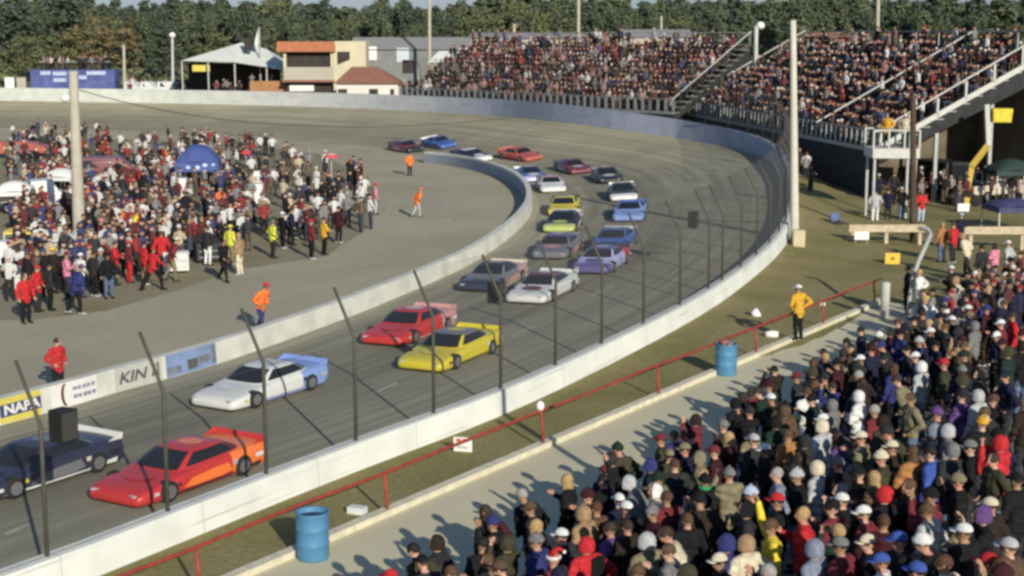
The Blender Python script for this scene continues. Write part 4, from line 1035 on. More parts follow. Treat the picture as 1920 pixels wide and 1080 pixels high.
mb = MB(); mb.box(((x0 + x1) / 2 - .2, 2, (zt + zw1) / 2), (x1 - x0 + .9, 4.4, zt - zw1), taper=.97); mb.build('roof', terracotta, bt)
mb = MB(); z = zt
pts = [(x1 + .01, 0.2), (x2, 3.5), (x2, 7.5), (x1 + .01, 7.5)]
vs = [(x, y, zz) for zz in (zb - 1.0, zt + .02) for x, y in pts]; mb.add(vs, [(3, 2, 1, 0), (4, 5, 6, 7), (0, 1, 5, 4), (1, 2, 6, 5), (2, 3, 7, 6), (3, 0, 4, 7)]); mb.build('wing', cream_wall, bt)
q = lambda f, z, e=.03: (x1 + (x2 - x1) * f + .02, .2 + 3.3 * f - e, z)
poly('wing_window', [q(.12, W(0, 122).z), q(.5, W(0, 112).z), q(.5, W(0, 97).z), q(.12, W(0, 97).z)], shade_in, bt)
mb = MB(); mb.box(((x0 + x1) / 2, 2.5, (zb + zp) / 2 - .6), (x1 - x0 - .1, 3, zp - zb + 1.2)); mb.build('lower_wall', shade_in, bt)  # dark colour stands in for the shade below the overhang
mb = MB(); mb.box((W(560, 0).x, .9, W(0, 166).z), (2.6, .1, .6)); mb.build('lower_panel', white_sign, bt)
mb = MB(); mb.box(((x0 + x1) / 2, .15, zp - .12), (x1 - x0 + .2, .3, .24)); mb.build('ledge', brown_roof, bt)

def hip(name, px0, px1, pye, pxr0, pxr1, pyr, pyb, d, roof_m, wall_m, label, depth=6, cat='building', wall_inset=.3):
    o = empty(name, atd((px0 + px1) / 2, pyb, d), label=label, cat=cat); l0 = o.location.copy()
    w_ = lambda px, py: atd(px, py, d) - l0
    a, b_, r0, r1 = w_(px0, pye), w_(px1, pye), w_(pxr0, pyr), w_(pxr1, pyr)
    vs = [(a.x, 0, a.z), (b_.x, 0, a.z), (b_.x, depth, a.z), (a.x, depth, a.z), (r0.x, depth / 2, r0.z), (r1.x, depth / 2, r0.z)]
    mb = MB(); mb.add(vs, [(0, 1, 5, 4), (1, 2, 5), (2, 3, 4, 5), (3, 0, 4)]); mb.build('roof', roof_m, o)
    if wall_m:
        mb = MB(); mb.box(((a.x + b_.x) / 2, depth / 2, (a.z - 4) / 2), (b_.x - a.x - wall_inset * 2, depth - wall_inset * 2, a.z + 4 - .02)); mb.build('wall', wall_m, o)
    return o, l0, a, b_
o, l0, a, b_ = hip('pavilion', 625, 752, 157, 655, 705, 126, 182, 158, brown_roof, mat('pavilion_white', (.66, .63, .55), .8, .06, 1), 'low white pavilion with brown hipped roof in front of the control tower', 5)
for px in (642, 700, 735):
    c = atd(px, 172, 158) - l0; mb = MB(); mb.box((c.x, .27, c.z), (.9 if px < 720 else .4, .08, .55)); mb.build('window', shade_in, o)
# white tent
o = empty('marquee', atd(430, 165, 170), label='large white marquee with peaked roof left of the control tower', cat='tent'); l0 = o.location.copy()
w_ = lambda px, py, d=170: atd(px, py, d) - l0
E = [w_(338, 114), w_(540, 132), w_(345, 112, 180), w_(545, 118, 180)]; pk = w_(452, 80, 175); pk2 = w_(500, 92, 175)
mb = MB(); mb.add([E[0], w_(440, 117), E[1], E[3], E[2], pk, pk2], [(0, 1, 5), (1, 2, 6, 5), (2, 3, 6), (3, 4, 5, 6), (4, 0, 5)]); mb.build('roof', white_roof, o)
for px, py in ((341, 116), (390, 117), (440, 119), (500, 128), (538, 132)):
    p = w_(px, py); mb = MB(); mb.bar((p.x, p.y + .02, p.z), (p.x, p.y + .02, -2), .12); mb.build('pole', steel_white, o)
mb = MB(); c = w_(440, 145, 178); mb.box((c.x, c.y, c.z - .2), (10.5, .2, 3.6)); mb.build('back_wall', shade_in, o)
mb = MB(); c = w_(377, 128, 171); mb.box((c.x, c.y, c.z), (1.9, .06, .7)); mb.build('sign_board', yel_m, o)
mb = MB(); c = w_(505, 160, 168); mb.box((c.x, c.y, c.z - .3), (4.2, .15, 1.5)); o2 = mb.build('timber_fence', mat('orange_timber', (.36, .19, .085), .85, .2, 2), label='orange brown timber fence beneath the marquee', cat='fence'); o2.location = l0
# flag and white statue-like roof ornament
b = atd(487, 100, 172); t_ = empty('flag_pole', Vector((b.x, b.y, 2)), label='flag pole with a pale limp flag above the marquee', cat='flag')
mb = MB(); hz = atd(487, 50, 172).z - 2; mb.tube([(0, 0, 0), (0, 0, hz)], .09, 8); mb.build('shaft', steel_grey, t_)
mb = MB(); P = [(.0, 0, hz), (-.35, .1, hz - .9), (-.55, .0, hz - 1.9), (-.25, .05, hz - 2.3), (.0, 0, hz - 1.2)]; mb.add(P + [(x + .02, y + .05, z) for x, y, z in P], [(0, 1, 2, 3, 4), (9, 8, 7, 6, 5)]); mb.build('flag', white_roof, t_)
b = atd(465, 85, 172); mb = MB(); mb.box((0, 0, .6), (.8, .3, 1.5)); o = mb.build('roof_unit', shade_in, label='small dark box mounted above the marquee roof', cat='roof unit'); o.location = b - Vector((0, 0, .5))

def shed(px0, px1, pyt, pye, pyb, d, label, roof_m=metal_roof, wall_m=None, depth=10, doors=()):
    o = empty('shed', atd((px0 + px1) / 2, pyb, d), label=label, cat='shed'); l0 = o.location.copy(); w_ = lambda px, py: atd(px, py, d) - l0
    a, b_, tz = w_(px0, pye), w_(px1, pye), w_(px0, pyt).z
    mb = MB(); mb.add([(a.x, 0, a.z), (b_.x, 0, a.z), (b_.x, depth / 2, tz), (a.x, depth / 2, tz), (b_.x, depth, a.z), (a.x, depth, a.z)], [(0, 1, 2, 3), (3, 2, 4, 5), (1, 4, 2), (0, 3, 5)]); mb.build('roof', roof_m, o)
    mb = MB(); mb.box(((a.x + b_.x) / 2, depth / 2, (a.z - 6) / 2), (b_.x - a.x - .4, depth - .6, a.z + 6 - .02)); mb.build('wall', wall_m or grey_wall, o)
    for px, py, ww, hh, m_ in doors:
        c = w_(px, py); mb = MB(); mb.box((c.x, .27, c.z), (ww, .08, hh)); mb.build('door', m_, o)
shed(655, 925, 70, 93, 130, 190, 'long shed with grey metal roof behind the control tower', wall_m=mat('shed_grey', (.20, .21, .20), .8, .1, 1), doors=((692, 100, 1.8, 1.6, white_sign), (755, 103, 1.5, 1.7, mat('pale_door', (.5, .55, .6), .6)), (870, 97, 1.2, .9, white_sign), (765, 125, 1.4, 1.6, shade_in)))
shed(1170, 1300, 55, 70, 110, 185, 'pale grey shed roof just behind the crest of the left stand', depth=8)
shed(880, 1100, 62, 72, 110, 178, 'low grey shed roof behind the left end of the far stand', depth=8)
hip('house', 1495, 1650, 76, 1545, 1580, 58, 110, 175, mat('tan_brown_roof', (.22, .135, .085), .85, .15, 2), grey_wall, 'house with rounded brown roof behind the right stand', 8)
hip('hut', 800, 868, 118, 822, 845, 96, 140, 165, white_roof, mat('hut_grey', (.3, .28, .25), .8), 'small hut with white peaked roof left of the far stand', 4)

# blue trailer with people on its roof, white vans and fence beyond the far wall
D2 = 182
o = empty('trailer', atd(135, 166, D2), label='long blue race trailer with pale lettering beyond the far wall', cat='trailer'); l0 = o.location.copy(); w_ = lambda px, py: atd(px, py, D2) - l0
a, b_ = w_(56, 131), w_(214, 131); zb_ = -2.0
hb = MB(); hb.box(((a.x + b_.x) / 2, 1.3, (a.z - 1.0) / 2 + .0), (b_.x - a.x, 2.5, a.z + 1.0)); bd = hb.build('body', mat('trailer_blue', (.085, .105, .27), .6, .35, .9), o)
mb = MB(); mb.box(((a.x + b_.x) / 2, 1.3, a.z + .9), (b_.x - a.x - 1.5, .06, .06)); mb.build('roof_rail', steel_white, o)
for px, py, ww in ((85, 137, 1.2), (112, 138, 1.6), (112, 150, 1.5), (155, 145, .9), (180, 137, 2.2)):
    c = w_(px, py); mb = MB(); mb.box((c.x, .03, c.z), (ww, .04, .42)); mb.build('lettering', mat('trailer_pale', (.42, .48, .62), .6, .3, 3), o)
for x in (a.x + 1.2, a.x + 2.2, b_.x - 1.4):
    w2 = inst('wheel', TYRE, o, (x, .2, -1.4)); w2.rotation_euler = (math.pi / 2, 0, 0)
for px, lab in ((258, 'white van behind the far wall right of the blue trailer'), (288, 'second white van behind the far wall, between two others'), (326, 'white van behind the far wall nearest the marquee')):
    p = atd(px, 166, 180); p.z -= .9; vehicle('van', p, -.2, PC['white'], lab, 'van', kind='van', L=2.6 if px < 300 else 3.4, Ht=1.7)
o = empty('fence', atd(30, 165, 178), label='white board fence beyond the far wall left of the blue trailer', cat='fence'); l0 = o.location.copy()
for px in (18, 40):
    c = atd(px, 155, 178) - l0; mb = MB(); mb.box((c.x, 0, c.z - .6), (1.05, .08, 2.4)); mb.build('board', wall_white if px < 30 else grey_wall, o)

# ------------------------------------------------------------------ trees
def leaf_mat(name, c, c2):
    m = mat(name, c, 0.95, c2=c2, scale=0.35, spec=.05); return m
pine_leaf = leaf_mat('pine_needles', (0.119, 0.135, 0.077), (0.098, 0.125, 0.074)); broad_leaf = leaf_mat('broad_leaves', (0.145, 0.155, 0.068), (0.132, 0.156, 0.074)); autumn_leaf = leaf_mat('autumn_leaves', (0.197, 0.147, 0.071), (0.179, 0.147, 0.072))  # leaf tones lightened, with distance haze put into the colour
deep_leaf = leaf_mat('deep_needles', (0.087, 0.105, 0.068), (0.074, 0.096, 0.070))
def crown_pts(rng, kind, h):
    out = []
    if kind == 'pine':
        n = 80
        for k in range(n):
            f = .34 + .66 * (k / n) ** .9; r = h * .17 * (1.05 - f) ** .55 * 1.25; a = rng.uniform(0, 6.28); q = r * rng.uniform(.35, 1)
            out.append((Vector((q * math.cos(a), q * math.sin(a), f * h)), h * .040 * rng.uniform(.8, 1.5)))
    else:
        n = 60
        for k in range(n):
            d_ = Vector((rng.gauss(0, 1), rng.gauss(0, 1), rng.gauss(0, .9))).normalized() * rng.uniform(.45, 1)
            out.append((Vector((d_.x * h * .36, d_.y * h * .36, h * .62 + d_.z * h * .38)), h * .06 * rng.uniform(.8, 1.5)))
    return out
def tree_meshes(seed, kind, h, leaves, per=24):
    rng = random.Random(seed); mb = MB()
    for c, r in crown_pts(rng, kind, h):
        for k in range(per):
            d_ = Vector((rng.gauss(0, 1), rng.gauss(0, 1), rng.gauss(0, .8))).normalized(); p = c + d_ * r * rng.uniform(.5, 1.15)
            u = Vector((rng.gauss(0, 1), rng.gauss(0, 1), rng.gauss(0, .6))).normalized(); v = u.cross(d_ + Vector((0, 0, .3))).normalized(); s = h * rng.uniform(.009, .020)
            mb.add([p - u * s - v * s * .6, p + u * s - v * s * .5, p + u * s * .7 + v * s * .7, p - u * s * .8 + v * s * .6], [(0, 1, 2, 3)])
    cr = mb.mesh('crown', leaves)
    tb = MB(); tb.tube([(0, 0, -.3), (h * .006, 0, h * .3), (0, h * .008, h * .62), (0, 0, h * .93)], [h * .018, h * .014, h * .009, h * .003], 7)
    for k in range(6):
        a = rng.uniform(0, 6.28); z = h * rng.uniform(.35, .75); tb.tube([(0, 0, z), (math.cos(a) * h * .13, math.sin(a) * h * .13, z + h * .07)], [h * .006, h * .002], 5)
    return cr, tb.mesh('trunk', trunk_mat, True), mb
TM = {'pine': [tree_meshes(s, 'pine', 15, pine_leaf) for s in (1, 2, 3)], 'dark': [tree_meshes(s, 'pine', 15, deep_leaf) for s in (6, 7)], 'broad': [tree_meshes(s, 'broad', 11, broad_leaf) for s in (4, 5)], 'autumn': [tree_meshes(9, 'broad', 11, autumn_leaf)]}
def tree(px, pyt, d, kind, label, k=0, width=1.0):
    top = atd(px, pyt, d); h0 = 15 if kind in ('pine', 'dark') else 11; s = top.z / h0
    o = empty('pine_tree' if kind in ('pine', 'dark') else 'tree', Vector((top.x, top.y, 0)), random.uniform(0, 6), label=label, cat='tree', group='trees at the front of the woods'); o.scale = (s * width, s * width, s)
    cr, tr_, _ = TM[kind][k % len(TM[kind])]; inst('crown', cr, o); inst('trunk', tr_, o)
tree(185, 22, 252, 'autumn', 'tan autumn tree with rounded crown behind the blue trailer', 0, 1.45)
tree(40, 60, 246, 'broad', 'green bushy tree at the far left behind the white fence', 0, 1.2)
tree(110, 48, 250, 'broad', 'dark green round tree left of the tan autumn tree', 1, 1.2)
tree(975, -4, 262, 'broad', 'pale green spreading tree behind the middle of the far stand', 0, 1.1)
tree(905, 8, 268, 'broad', 'light green tree left of the pale spreading tree', 1, 1.0)
tree(1040, 6, 270, 'broad', 'light green tree right of the pale spreading tree', 1, 1.0)
tree(118, -30, 262, 'dark', 'tall dark pine above the tan autumn tree', 0, 1.3)
tree(30, -25, 262, 'dark', 'tall dark pine at the left edge of the woods', 1, 1.3)
tree(1500, 8, 240, 'pine', 'tall pine behind the top of the white pole', 0, 1.3)
tree(1440, 14, 250, 'pine', 'pine just left of the top of the white pole', 1, 1.3)
tree(300, 40, 250, 'dark', 'dark pine beside the pole with a white lamp', 0, 1.4)
tree(1880, 2, 240, 'pine', 'pine at the right edge of the woods', 2, 1.5)
# the far wood, one mass
rng = random.Random(21); wood = MB(); tops = []
def skyline(px):
    return 3 + 6 * math.sin(px * .011) + 5 * math.sin(px * .031 + 1) + (8 if 250 < px < 900 else 0)
for row, (d, cnt, dy) in enumerate(((268, 95, 36), (285, 120, 22), (305, 130, 12), (330, 140, 6), (365, 150, 2))):
    for k in range(cnt):
        px = -160 + 2240 * (k + rng.uniform(.05, .95)) / cnt; pyt = skyline(px) + dy + rng.gauss(0, 7) - (18 if rng.random() < .08 else 0)
        top = atd(px, pyt, d + rng.uniform(-7, 7)); kind = rng.random(); s = top.z / 15
        a = rng.uniform(0, 6.28); ca, sa = math.cos(a), math.sin(a); wd = rng.uniform(.8, 1.25)
        src = TM['pine' if kind < .5 else 'dark'][rng.randrange(2)][2] if kind < .95 else TM['broad'][rng.randrange(2)][2]
        if kind >= .95: s = top.z / 11; wd = 1.05
        base = len(wood.v); mi = 0 if kind < .5 else (1 if kind < .95 else 2); stp = 2 if row > 1 else 1
        for fi in range(0, len(src.f), stp):
            f = src.f[fi]; o_ = len(wood.v); g = 1.35 if stp == 2 else 1.0
            c = Vector(src.v[f[0]])
            for i in f:
                v = c + (Vector(src.v[i]) - c) * g
                wood.v.append((top.x + (v.x * ca - v.y * sa) * s * wd, top.y + (v.x * sa + v.y * ca) * s * wd, v.z * s))
            wood.f.append((o_, o_ + 1, o_ + 2, o_ + 3)); wood.mi.append(mi); wood.col.append(None)
tag(wood.build('forest', [pine_leaf, deep_leaf, broad_leaf]), 'dense green pine wood along the whole horizon', 'forest', kind='stuff')
# low brush under the trees
bush = MB()
for k in range(14000):
    px = rng.uniform(-100, 2000); d = rng.uniform(240, 262); p = atd(px, 100, d); p.z = rng.uniform(0, 4.0) * rng.uniform(.4, 1)
    u = Vector((rng.gauss(0, 1), rng.gauss(0, 1), rng.gauss(0, .6))).normalized(); v = u.cross(Vector((rng.gauss(0, 1), rng.gauss(0, 1), .5))).normalized(); s = rng.uniform(.18, .42)
    bush.add([p - u * s - v * s, p + u * s - v * s, p + u * s + v * s * .7, p - u * s + v * s], [(0, 1, 2, 3)], 0 if rng.random() < .6 else 1)
tag(bush.build('undergrowth', [broad_leaf, pine_leaf]), 'rough green undergrowth along the foot of the woods', 'undergrowth', kind='stuff')

# ------------------------------------------------------------------ people
def arm_pose(name):
    """elbow and wrist of the right (+x) and left arm; y is forward"""
    rest_r = ((.285, -.03, 1.14), (.285, .07, .90)); rest_l = ((-.285, -.03, 1.14), (-.285, .07, .90))
    P = dict(rest=(rest_r, rest_l),
             pockets=(((.325, -.08, 1.15), (.215, .10, 1.0)), ((-.325, -.08, 1.15), (-.215, .10, 1.0))),
             camera=(((.27, .17, 1.22), (.085, .25, 1.53)), ((-.27, .17, 1.22), (-.085, .25, 1.53))),
             crossed=(((.30, .07, 1.15), (-.04, .235, 1.19)), ((-.30, .07, 1.13), (.05, .25, 1.12))),
             raised=(((.34, .10, 1.60), (.30, .16, 1.88)), rest_l),
             hips=(((.43, -.10, 1.17), (.235, .05, 1.0)), ((-.43, -.10, 1.17), (-.235, .05, 1.0))),
             drink=(((.29, .08, 1.14), (.17, .28, 1.30)), rest_l),
             walk=(((.28, .12, 1.16), (.27, .32, 1.02)), ((-.28, -.16, 1.15), (-.30, -.14, .90))))
    return P[name]

def hand(mb, w_, d, side):
    """palm, four unequal curled fingers and a thumb leaving the side of the palm"""
    d = d.normalized(); x = d.cross(Vector((0, 1, 0.2))); x = x.normalized() if x.length > .05 else Vector((1, 0, 0)); y = x.cross(d)
    c = w_ + d * .045
    mb.tube([w_, w_ + d * .03, w_ + d * .085], [.026, .038, .036], 8, 2, sy=.55)
    for k, L in enumerate((.062, .074, .070, .054)):
        b = w_ + d * .082 + x * (-.027 + .018 * k)
        mb.tube([b, b + d * L * .45 + y * .006, b + d * L * .75 + y * .022, b + d * L * .9 + y * .042], [.0095, .009, .008, .006], 6, 2)
    b = w_ + d * .03 - x * .034
    mb.tube([b, b - x * .022 + d * .022 + y * .01, b - x * .026 + d * .055 + y * .022], [.012, .011, .008], 6, 2)

def body_mesh(name, arms, stride=0.0, lean=0.0, bulk=1.0, turn=0.0):
    """one continuous clothed figure, 1.72 m tall, facing +y; slots: jacket, trousers, skin, shoes, features"""
    (re, rw), (le, lw) = arm_pose(arms)
    V = Vector
    bones = []                                            # (points, radii, flat, slot)
    L = lambda p: V((p[0], p[1] + lean * max(0, p[2] - .95), p[2]))
    hipz = .92
    bones.append(([L((0, 0, .84)), L((0, -.01, .95)), L((0, 0, 1.08)), L((0, .0, 1.25)), L((0, -.005, 1.38)), L((0, 0, 1.455))], [.165 * bulk, .178 * bulk, .172 * bulk, .192 * bulk, .185 * bulk, .085], .70, 0))
    bones.append(([L((-.165, 0, 1.40)), L((0, -.005, 1.42)), L((.165, 0, 1.40))], [.078 * bulk, .09 * bulk, .078 * bulk], .9, 0))
    bones.append(([L((0, .005, 1.43)), L((0, .015, 1.53))], [.062, .056], 1, 2))
    for s, (e, w_) in ((1, (re, rw)), (-1, (le, lw))):
        sh = L((s * .185, 0, 1.40)); E_ = L(e); W_ = L(w_)
        bones.append(([sh, sh.lerp(E_, .5), E_], [.080 * bulk, .072 * bulk, .062 * bulk], 1, 0))
        bones.append(([E_, E_.lerp(W_, .5), W_], [.062 * bulk, .056 * bulk, .043 * bulk], 1, 0))
        f = s * stride
        hp = V((s * .088, 0, .90)); kn = V((s * .105, .03 + f * .22, .49)); an = V((s * .115, -.02 + f * .34 - (.10 if f < 0 else 0), .085 + (.07 if f < 0 else 0)))
        bones.append(([hp, hp.lerp(kn, .45), kn], [.112, .096, .070], 1, 1))
        bones.append(([kn, kn.lerp(an, .35), an], [.070, .068, .054], 1, 1))
        bones.append(([an + V((0, -.03, -.03)), an + V((s * .01, .06, -.045)), an + V((s * .018, .17, -.055))], [.046, .044, .034], .8, 3))
    hc = L((0, .022, 1.625)); T = Matrix.Rotation(turn, 3, 'Z')
    H_ = lambda p: hc + T @ V(p)
    mb = MB()
    for pts, rs, fl_, sl in bones:
        if sl == 0 and len(pts) == 6:
            # torso: elliptical rings, wider than deep
            n = 14; vs = []; fs = []
            for p, r in zip(pts, rs):
                for k in range(n):
                    a = 2 * math.pi * k / n; vs.append(p + V((r * math.cos(a), r * fl_ * math.sin(a), 0)))
            for j in range(len(pts) - 1):
                for k in range(n): fs.append((j * n + k, j * n + (k + 1) % n, (j + 1) * n + (k + 1) % n, (j + 1) * n + k))
            fs.append(tuple(range(n))[::-1]); fs.append(tuple((len(pts) - 1) * n + k for k in range(n))); mb.add(vs, fs)
        else:
            mb.tube(pts, rs, 10)
            for p, r in ((pts[0], rs[0]), (pts[-1], rs[-1])): mb.ball(p, r * .995, 10, 6)
    mb.ball(hc + V((0, 0, .015)), (.078, .098, .108), 14, 10, M=T); mb.ball(H_((0, .02, -.052)), (.060, .072, .058), 12, 8, M=T)
    mb.ball(H_((0, .108, -.012)), (.014, .022, .022), 8, 6); mb.ball(H_((0, .10, .008)), (.010, .014, .03), 8, 6)
    for s in (-1, 1): mb.ball(H_((s * .080, -.005, -.005)), (.012, .022, .032), 8, 6, M=T)
    src = bpy.data.objects.new('tmp', mb.mesh('tmp', [])); COL.objects.link(src)
    rm = src.modifiers.new('r', 'REMESH'); rm.mode = 'VOXEL'; rm.voxel_size = .017
    sm = src.modifiers.new('s', 'SMOOTH'); sm.factor = .5; sm.iterations = 4
    bpy.context.view_layer.update()
    me = bpy.data.meshes.new_from_object(src.evaluated_get(bpy.context.evaluated_depsgraph_get()))
    bpy.data.objects.remove(src)
    # folds in the cloth
    rng = random.Random(name)
    ph = [rng.uniform(0, 6.28) for _ in range(6)]
    nrm = [v.normal.copy() for v in me.vertices]
    out = MB(); out.v = [None] * len(me.vertices)
    for i, v in enumerate(me.vertices):
        p = v.co
        if .1 < p.z < 1.44: d = .006 * math.sin(p.z * 46 + p.x * 17 + ph[0]) + .005 * math.sin(p.z * 31 - p.y * 28 + ph[1]) + .004 * math.sin(p.x * 52 + ph[2])
        else: d = 0
        out.v[i] = tuple(p + nrm[i] * d)
    seg = [(a, b, r0, r1, sl) for pts, rs, _, sl in bones for a, b, r0, r1 in zip(pts, pts[1:], rs, rs[1:])]
    for f in me.polygons:
        c = f.center; best = None
        if c.z > 1.50 and (c - hc).xy.length < .135 and c.z > hc.z - .13 and not (name in ('body_camera',) and (c - hc).y > .13): sl = 2
        else:
            for a, b, r0, r1, s_ in seg:
                d = b - a; t = max(0, min(1, (c - a).dot(d) / d.length_squared)); q = (a + d * t - c).length - (r0 + (r1 - r0) * t)
                if best is None or q < best[0]: best = (q, s_)
            sl = best[1]
            if sl == 1 and c.z > .86: sl = 0
        out.f.append(tuple(f.vertices)); out.mi.append(sl); out.col.append(None)
    bpy.data.meshes.remove(me)
    for s, e, w_ in ((1, re, rw), (-1, le, lw)): hand(out, L(w_), L(w_) - L(e), s)
    for s in (-1, 1):
        out.ball(H_((s * .032, .088, .012)), (.013, .010, .008), 8, 5, 4)
        out.ball(H_((s * .032, .090, .032)), (.018, .008, .004), 8, 4, 4)
    out.ball(H_((0, .090, -.055)), (.026, .010, .006), 8, 5, 4)
    m = out.mesh(name, [dark_cloth] * 5, True)
    return m, hc, turn

POSES = {}
for nm, a, st_, ln, bk, tn in (('rest', 'rest', 0, .0, 1.0, 0), ('pockets', 'pockets', 0, .02, 1.05, .3), ('camera', 'camera', 0, .0, 1.0, 0), ('crossed', 'crossed', 0, -.02, 1.08, -.3),
                               ('raised', 'raised', 0, .0, 1.0, .2), ('hips', 'hips', 0, .03, 1.0, .5), ('drink', 'drink', 0, .0, 1.1, .5), ('walk', 'walk', 1, .06, 1.0, 0), ('stoop', 'pockets', .4, .35, 1.05, .2)):
    POSES[nm] = body_mesh('body_' + nm, a, st_, ln, bk, tn)

CLOTH = {k: mat('cloth_' + k.replace(' ', '_'), v, .9, .28, 9, .35, 26, spec=.1) for k, v in {
    'black': (.014, .014, .015), 'charcoal': (.032, .032, .034), 'dark navy': (.018, .020, .040), 'dark brown': (.030, .022, .017), 'dark olive': (.050, .048, .028), 'dark maroon': (.050, .016, .019), 'dark green': (.018, .034, .025),
    'grey': (.17, .17, .165), 'light grey': (.40, .41, .41), 'white': (.66, .66, .63), 'cream': (.58, .52, .38), 'tan': (.32, .215, .12), 'brown': (.105, .064, .040), 'orange brown': (.36, .17, .065), 'khaki': (.20, .18, .11),
    'red': (.46, .030, .035), 'maroon': (.155, .030, .038), 'blue': (.05, .09, .32), 'navy': (.035, .04, .14), 'purple': (.11, .06, .17), 'pale blue': (.42, .50, .62), 'blue grey': (.20, .23, .29), 'yellow': (.66, .50, .05), 'amber': (.58, .33, .04), 'orange': (.80, .19, .045), 'pink': (.58, .22, .30), 'green': (.04, .30, .10), 'denim blue': (.10, .14, .22), 'teal': (.05, .26, .32), 'lime': (.60, .62, .08)}.items()}
SKIN = [mat('skin_' + n_, c, .6, .08, 8) for n_, c in (('fair', (.50, .30, .21)), ('ruddy', (.44, .23, .155)), ('tan', (.33, .19, .115)), ('deep', (.10, .055, .035)))]
HAIR = {k: mat('hair_' + k, v, .7, .35, 30, .3, 60) for k, v in {'black': (.012, .011, .010), 'dark brown': (.035, .022, .014), 'brown': (.085, .048, .026), 'blond': (.36, .24, .11), 'grey': (.28, .27, .25), 'auburn': (.075, .035, .020)}.items()}
feat = mat('eye_and_mouth', (.05, .025, .02), .5)

def headwear():
    G = {}
    mb = MB(); mb.ball((0, 0, .03), (.091, .112, .118), 18, 8, v1=.50); mb.lathe([(.0, .03), (.092, .03)], n=18)
    n = 18; vs = []
    for z, k in ((.01, 1.02), (.02, 1.09), (.062, 1.08), (.068, 1.0)): vs += [(.091 * k * math.cos(2 * math.pi * i / n), .112 * k * math.sin(2 * math.pi * i / n), z) for i in range(n)]
    mb.add(vs, [(j * n + i, j * n + (i + 1) % n, (j + 1) * n + (i + 1) % n, (j + 1) * n + i) for j in range(3) for i in range(n)]); mb.ball((0, 0, .155), (.022, .022, .018), 8, 5)
    G['beanie'] = mb.mesh('beanie', dark_cloth, True)
    mb = MB(); mb.ball((0, -.002, .035), (.088, .110, .100), 18, 7, v1=.5); mb.ball((0, 0, .135), (.009, .009, .006), 6, 4)
    br = [(.085 * math.cos(a) * .95, .085 + .10 * math.sin(a), .040 - .018 * abs(math.cos(a))) for a in [math.pi * k / 8 for k in range(9)]]
    mb.add(br + [(x, y, z - .008) for x, y, z in br], [tuple(range(9)), tuple(range(17, 8, -1))] + [(i, i + 9, i + 10, i + 1) for i in range(8)])
    G['cap'] = mb.mesh('cap', dark_cloth, True)
    mb = MB()
    n = 14; rows = 9; vs = []; fs = []
    for j in range(rows):
        th = math.pi * (.0 + .74 * j / (rows - 1))
        for i in range(n + 1):
            ph = math.pi * (.5 + .24) + 2 * math.pi * .76 * i / n
            k = 1.0 + .12 * max(0, math.cos(th) * 0) + (.22 if j > 6 else 0) * (j - 6) / 2
            vs.append((.112 * k * math.sin(th) * math.cos(ph), -.012 + .130 * k * math.sin(th) * math.sin(ph), .142 * math.cos(th) + .005))
    for j in range(rows - 1):
        for i in range(n): fs.append((j * (n + 1) + i, j * (n + 1) + i + 1, (j + 1) * (n + 1) + i + 1, (j + 1) * (n + 1) + i))
    mb.add(vs, fs); me = mb.mesh('hood', dark_cloth, True); G['hood'] = me
    def hair(long_):
        mb = MB(); n = 14; rows = 8; vs = []; fs = []
        for j in range(rows):
            f = j / (rows - 1); th = math.pi * .60 * f
            for i in range(n + 1):
                ph = math.pi * (.5 + .17) + 2 * math.pi * .83 * i / n
                k = 1.07 + .02 * math.sin(i * 2.3 + j)
                z = .112 * math.cos(th) + .018; x = .080 * k * math.sin(th) * math.cos(ph); y = .101 * k * math.sin(th) * math.sin(ph)
                vs.append((x, y, z))
        if long_:
            for d in (.07, .13, .17):
                vs += [(vs[(rows - 1) * (n + 1) + i][0] * 1.04, vs[(rows - 1) * (n + 1) + i][1] * 1.0 - .005, vs[(rows - 1) * (n + 1) + i][2] - d) for i in range(n + 1)]
        R_ = rows + (3 if long_ else 0)
        for j in range(R_ - 1):
            for i in range(n): fs.append((j * (n + 1) + i, j * (n + 1) + i + 1, (j + 1) * (n + 1) + i + 1, (j + 1) * (n + 1) + i))
        mb.add(vs, fs); return mb.mesh('hair', dark_cloth, True)
    G['hair'] = hair(False); G['long hair'] = hair(True)
    mb = MB(); mb.ball((0, 0, .02), (.094, .114, .07), 16, 6, v1=.5); mb.tube([(0, 0, .07), (.01, -.03, .14), (.04, -.08, .17), (.08, -.12, .12)], [.075, .05, .03, .015], 10)
    G['pointed hat'] = mb.mesh('pointed_hat', dark_cloth, True)
    mb = MB(); n = 18
    mb.lathe([(.088, .005), (.107, .01), (.112, .03), (.105, .055), (.085, .06)], n=n); mb.ball((.085, -.125, .115), .028, 8, 6); G['trim'] = mb.mesh('trim', dark_cloth, True)
    mb = MB(); mb.lathe([(.07, -.14), (.098, -.13), (.105, -.10), (.095, -.07), (.07, -.075)], n=16); mb.box((.05, .11, -.2), (.06, .02, .2)); G['scarf'] = mb.mesh('scarf', dark_cloth, True)
    mb = MB(); mb.box((0, -.20, -.36), (.28, .13, .38), taper=.8); G['backpack'] = mb.mesh('backpack', dark_cloth)
    return G
HW = headwear()
HEADZ = 1.64
NPEOPLE = [0]; PEOPLE = []
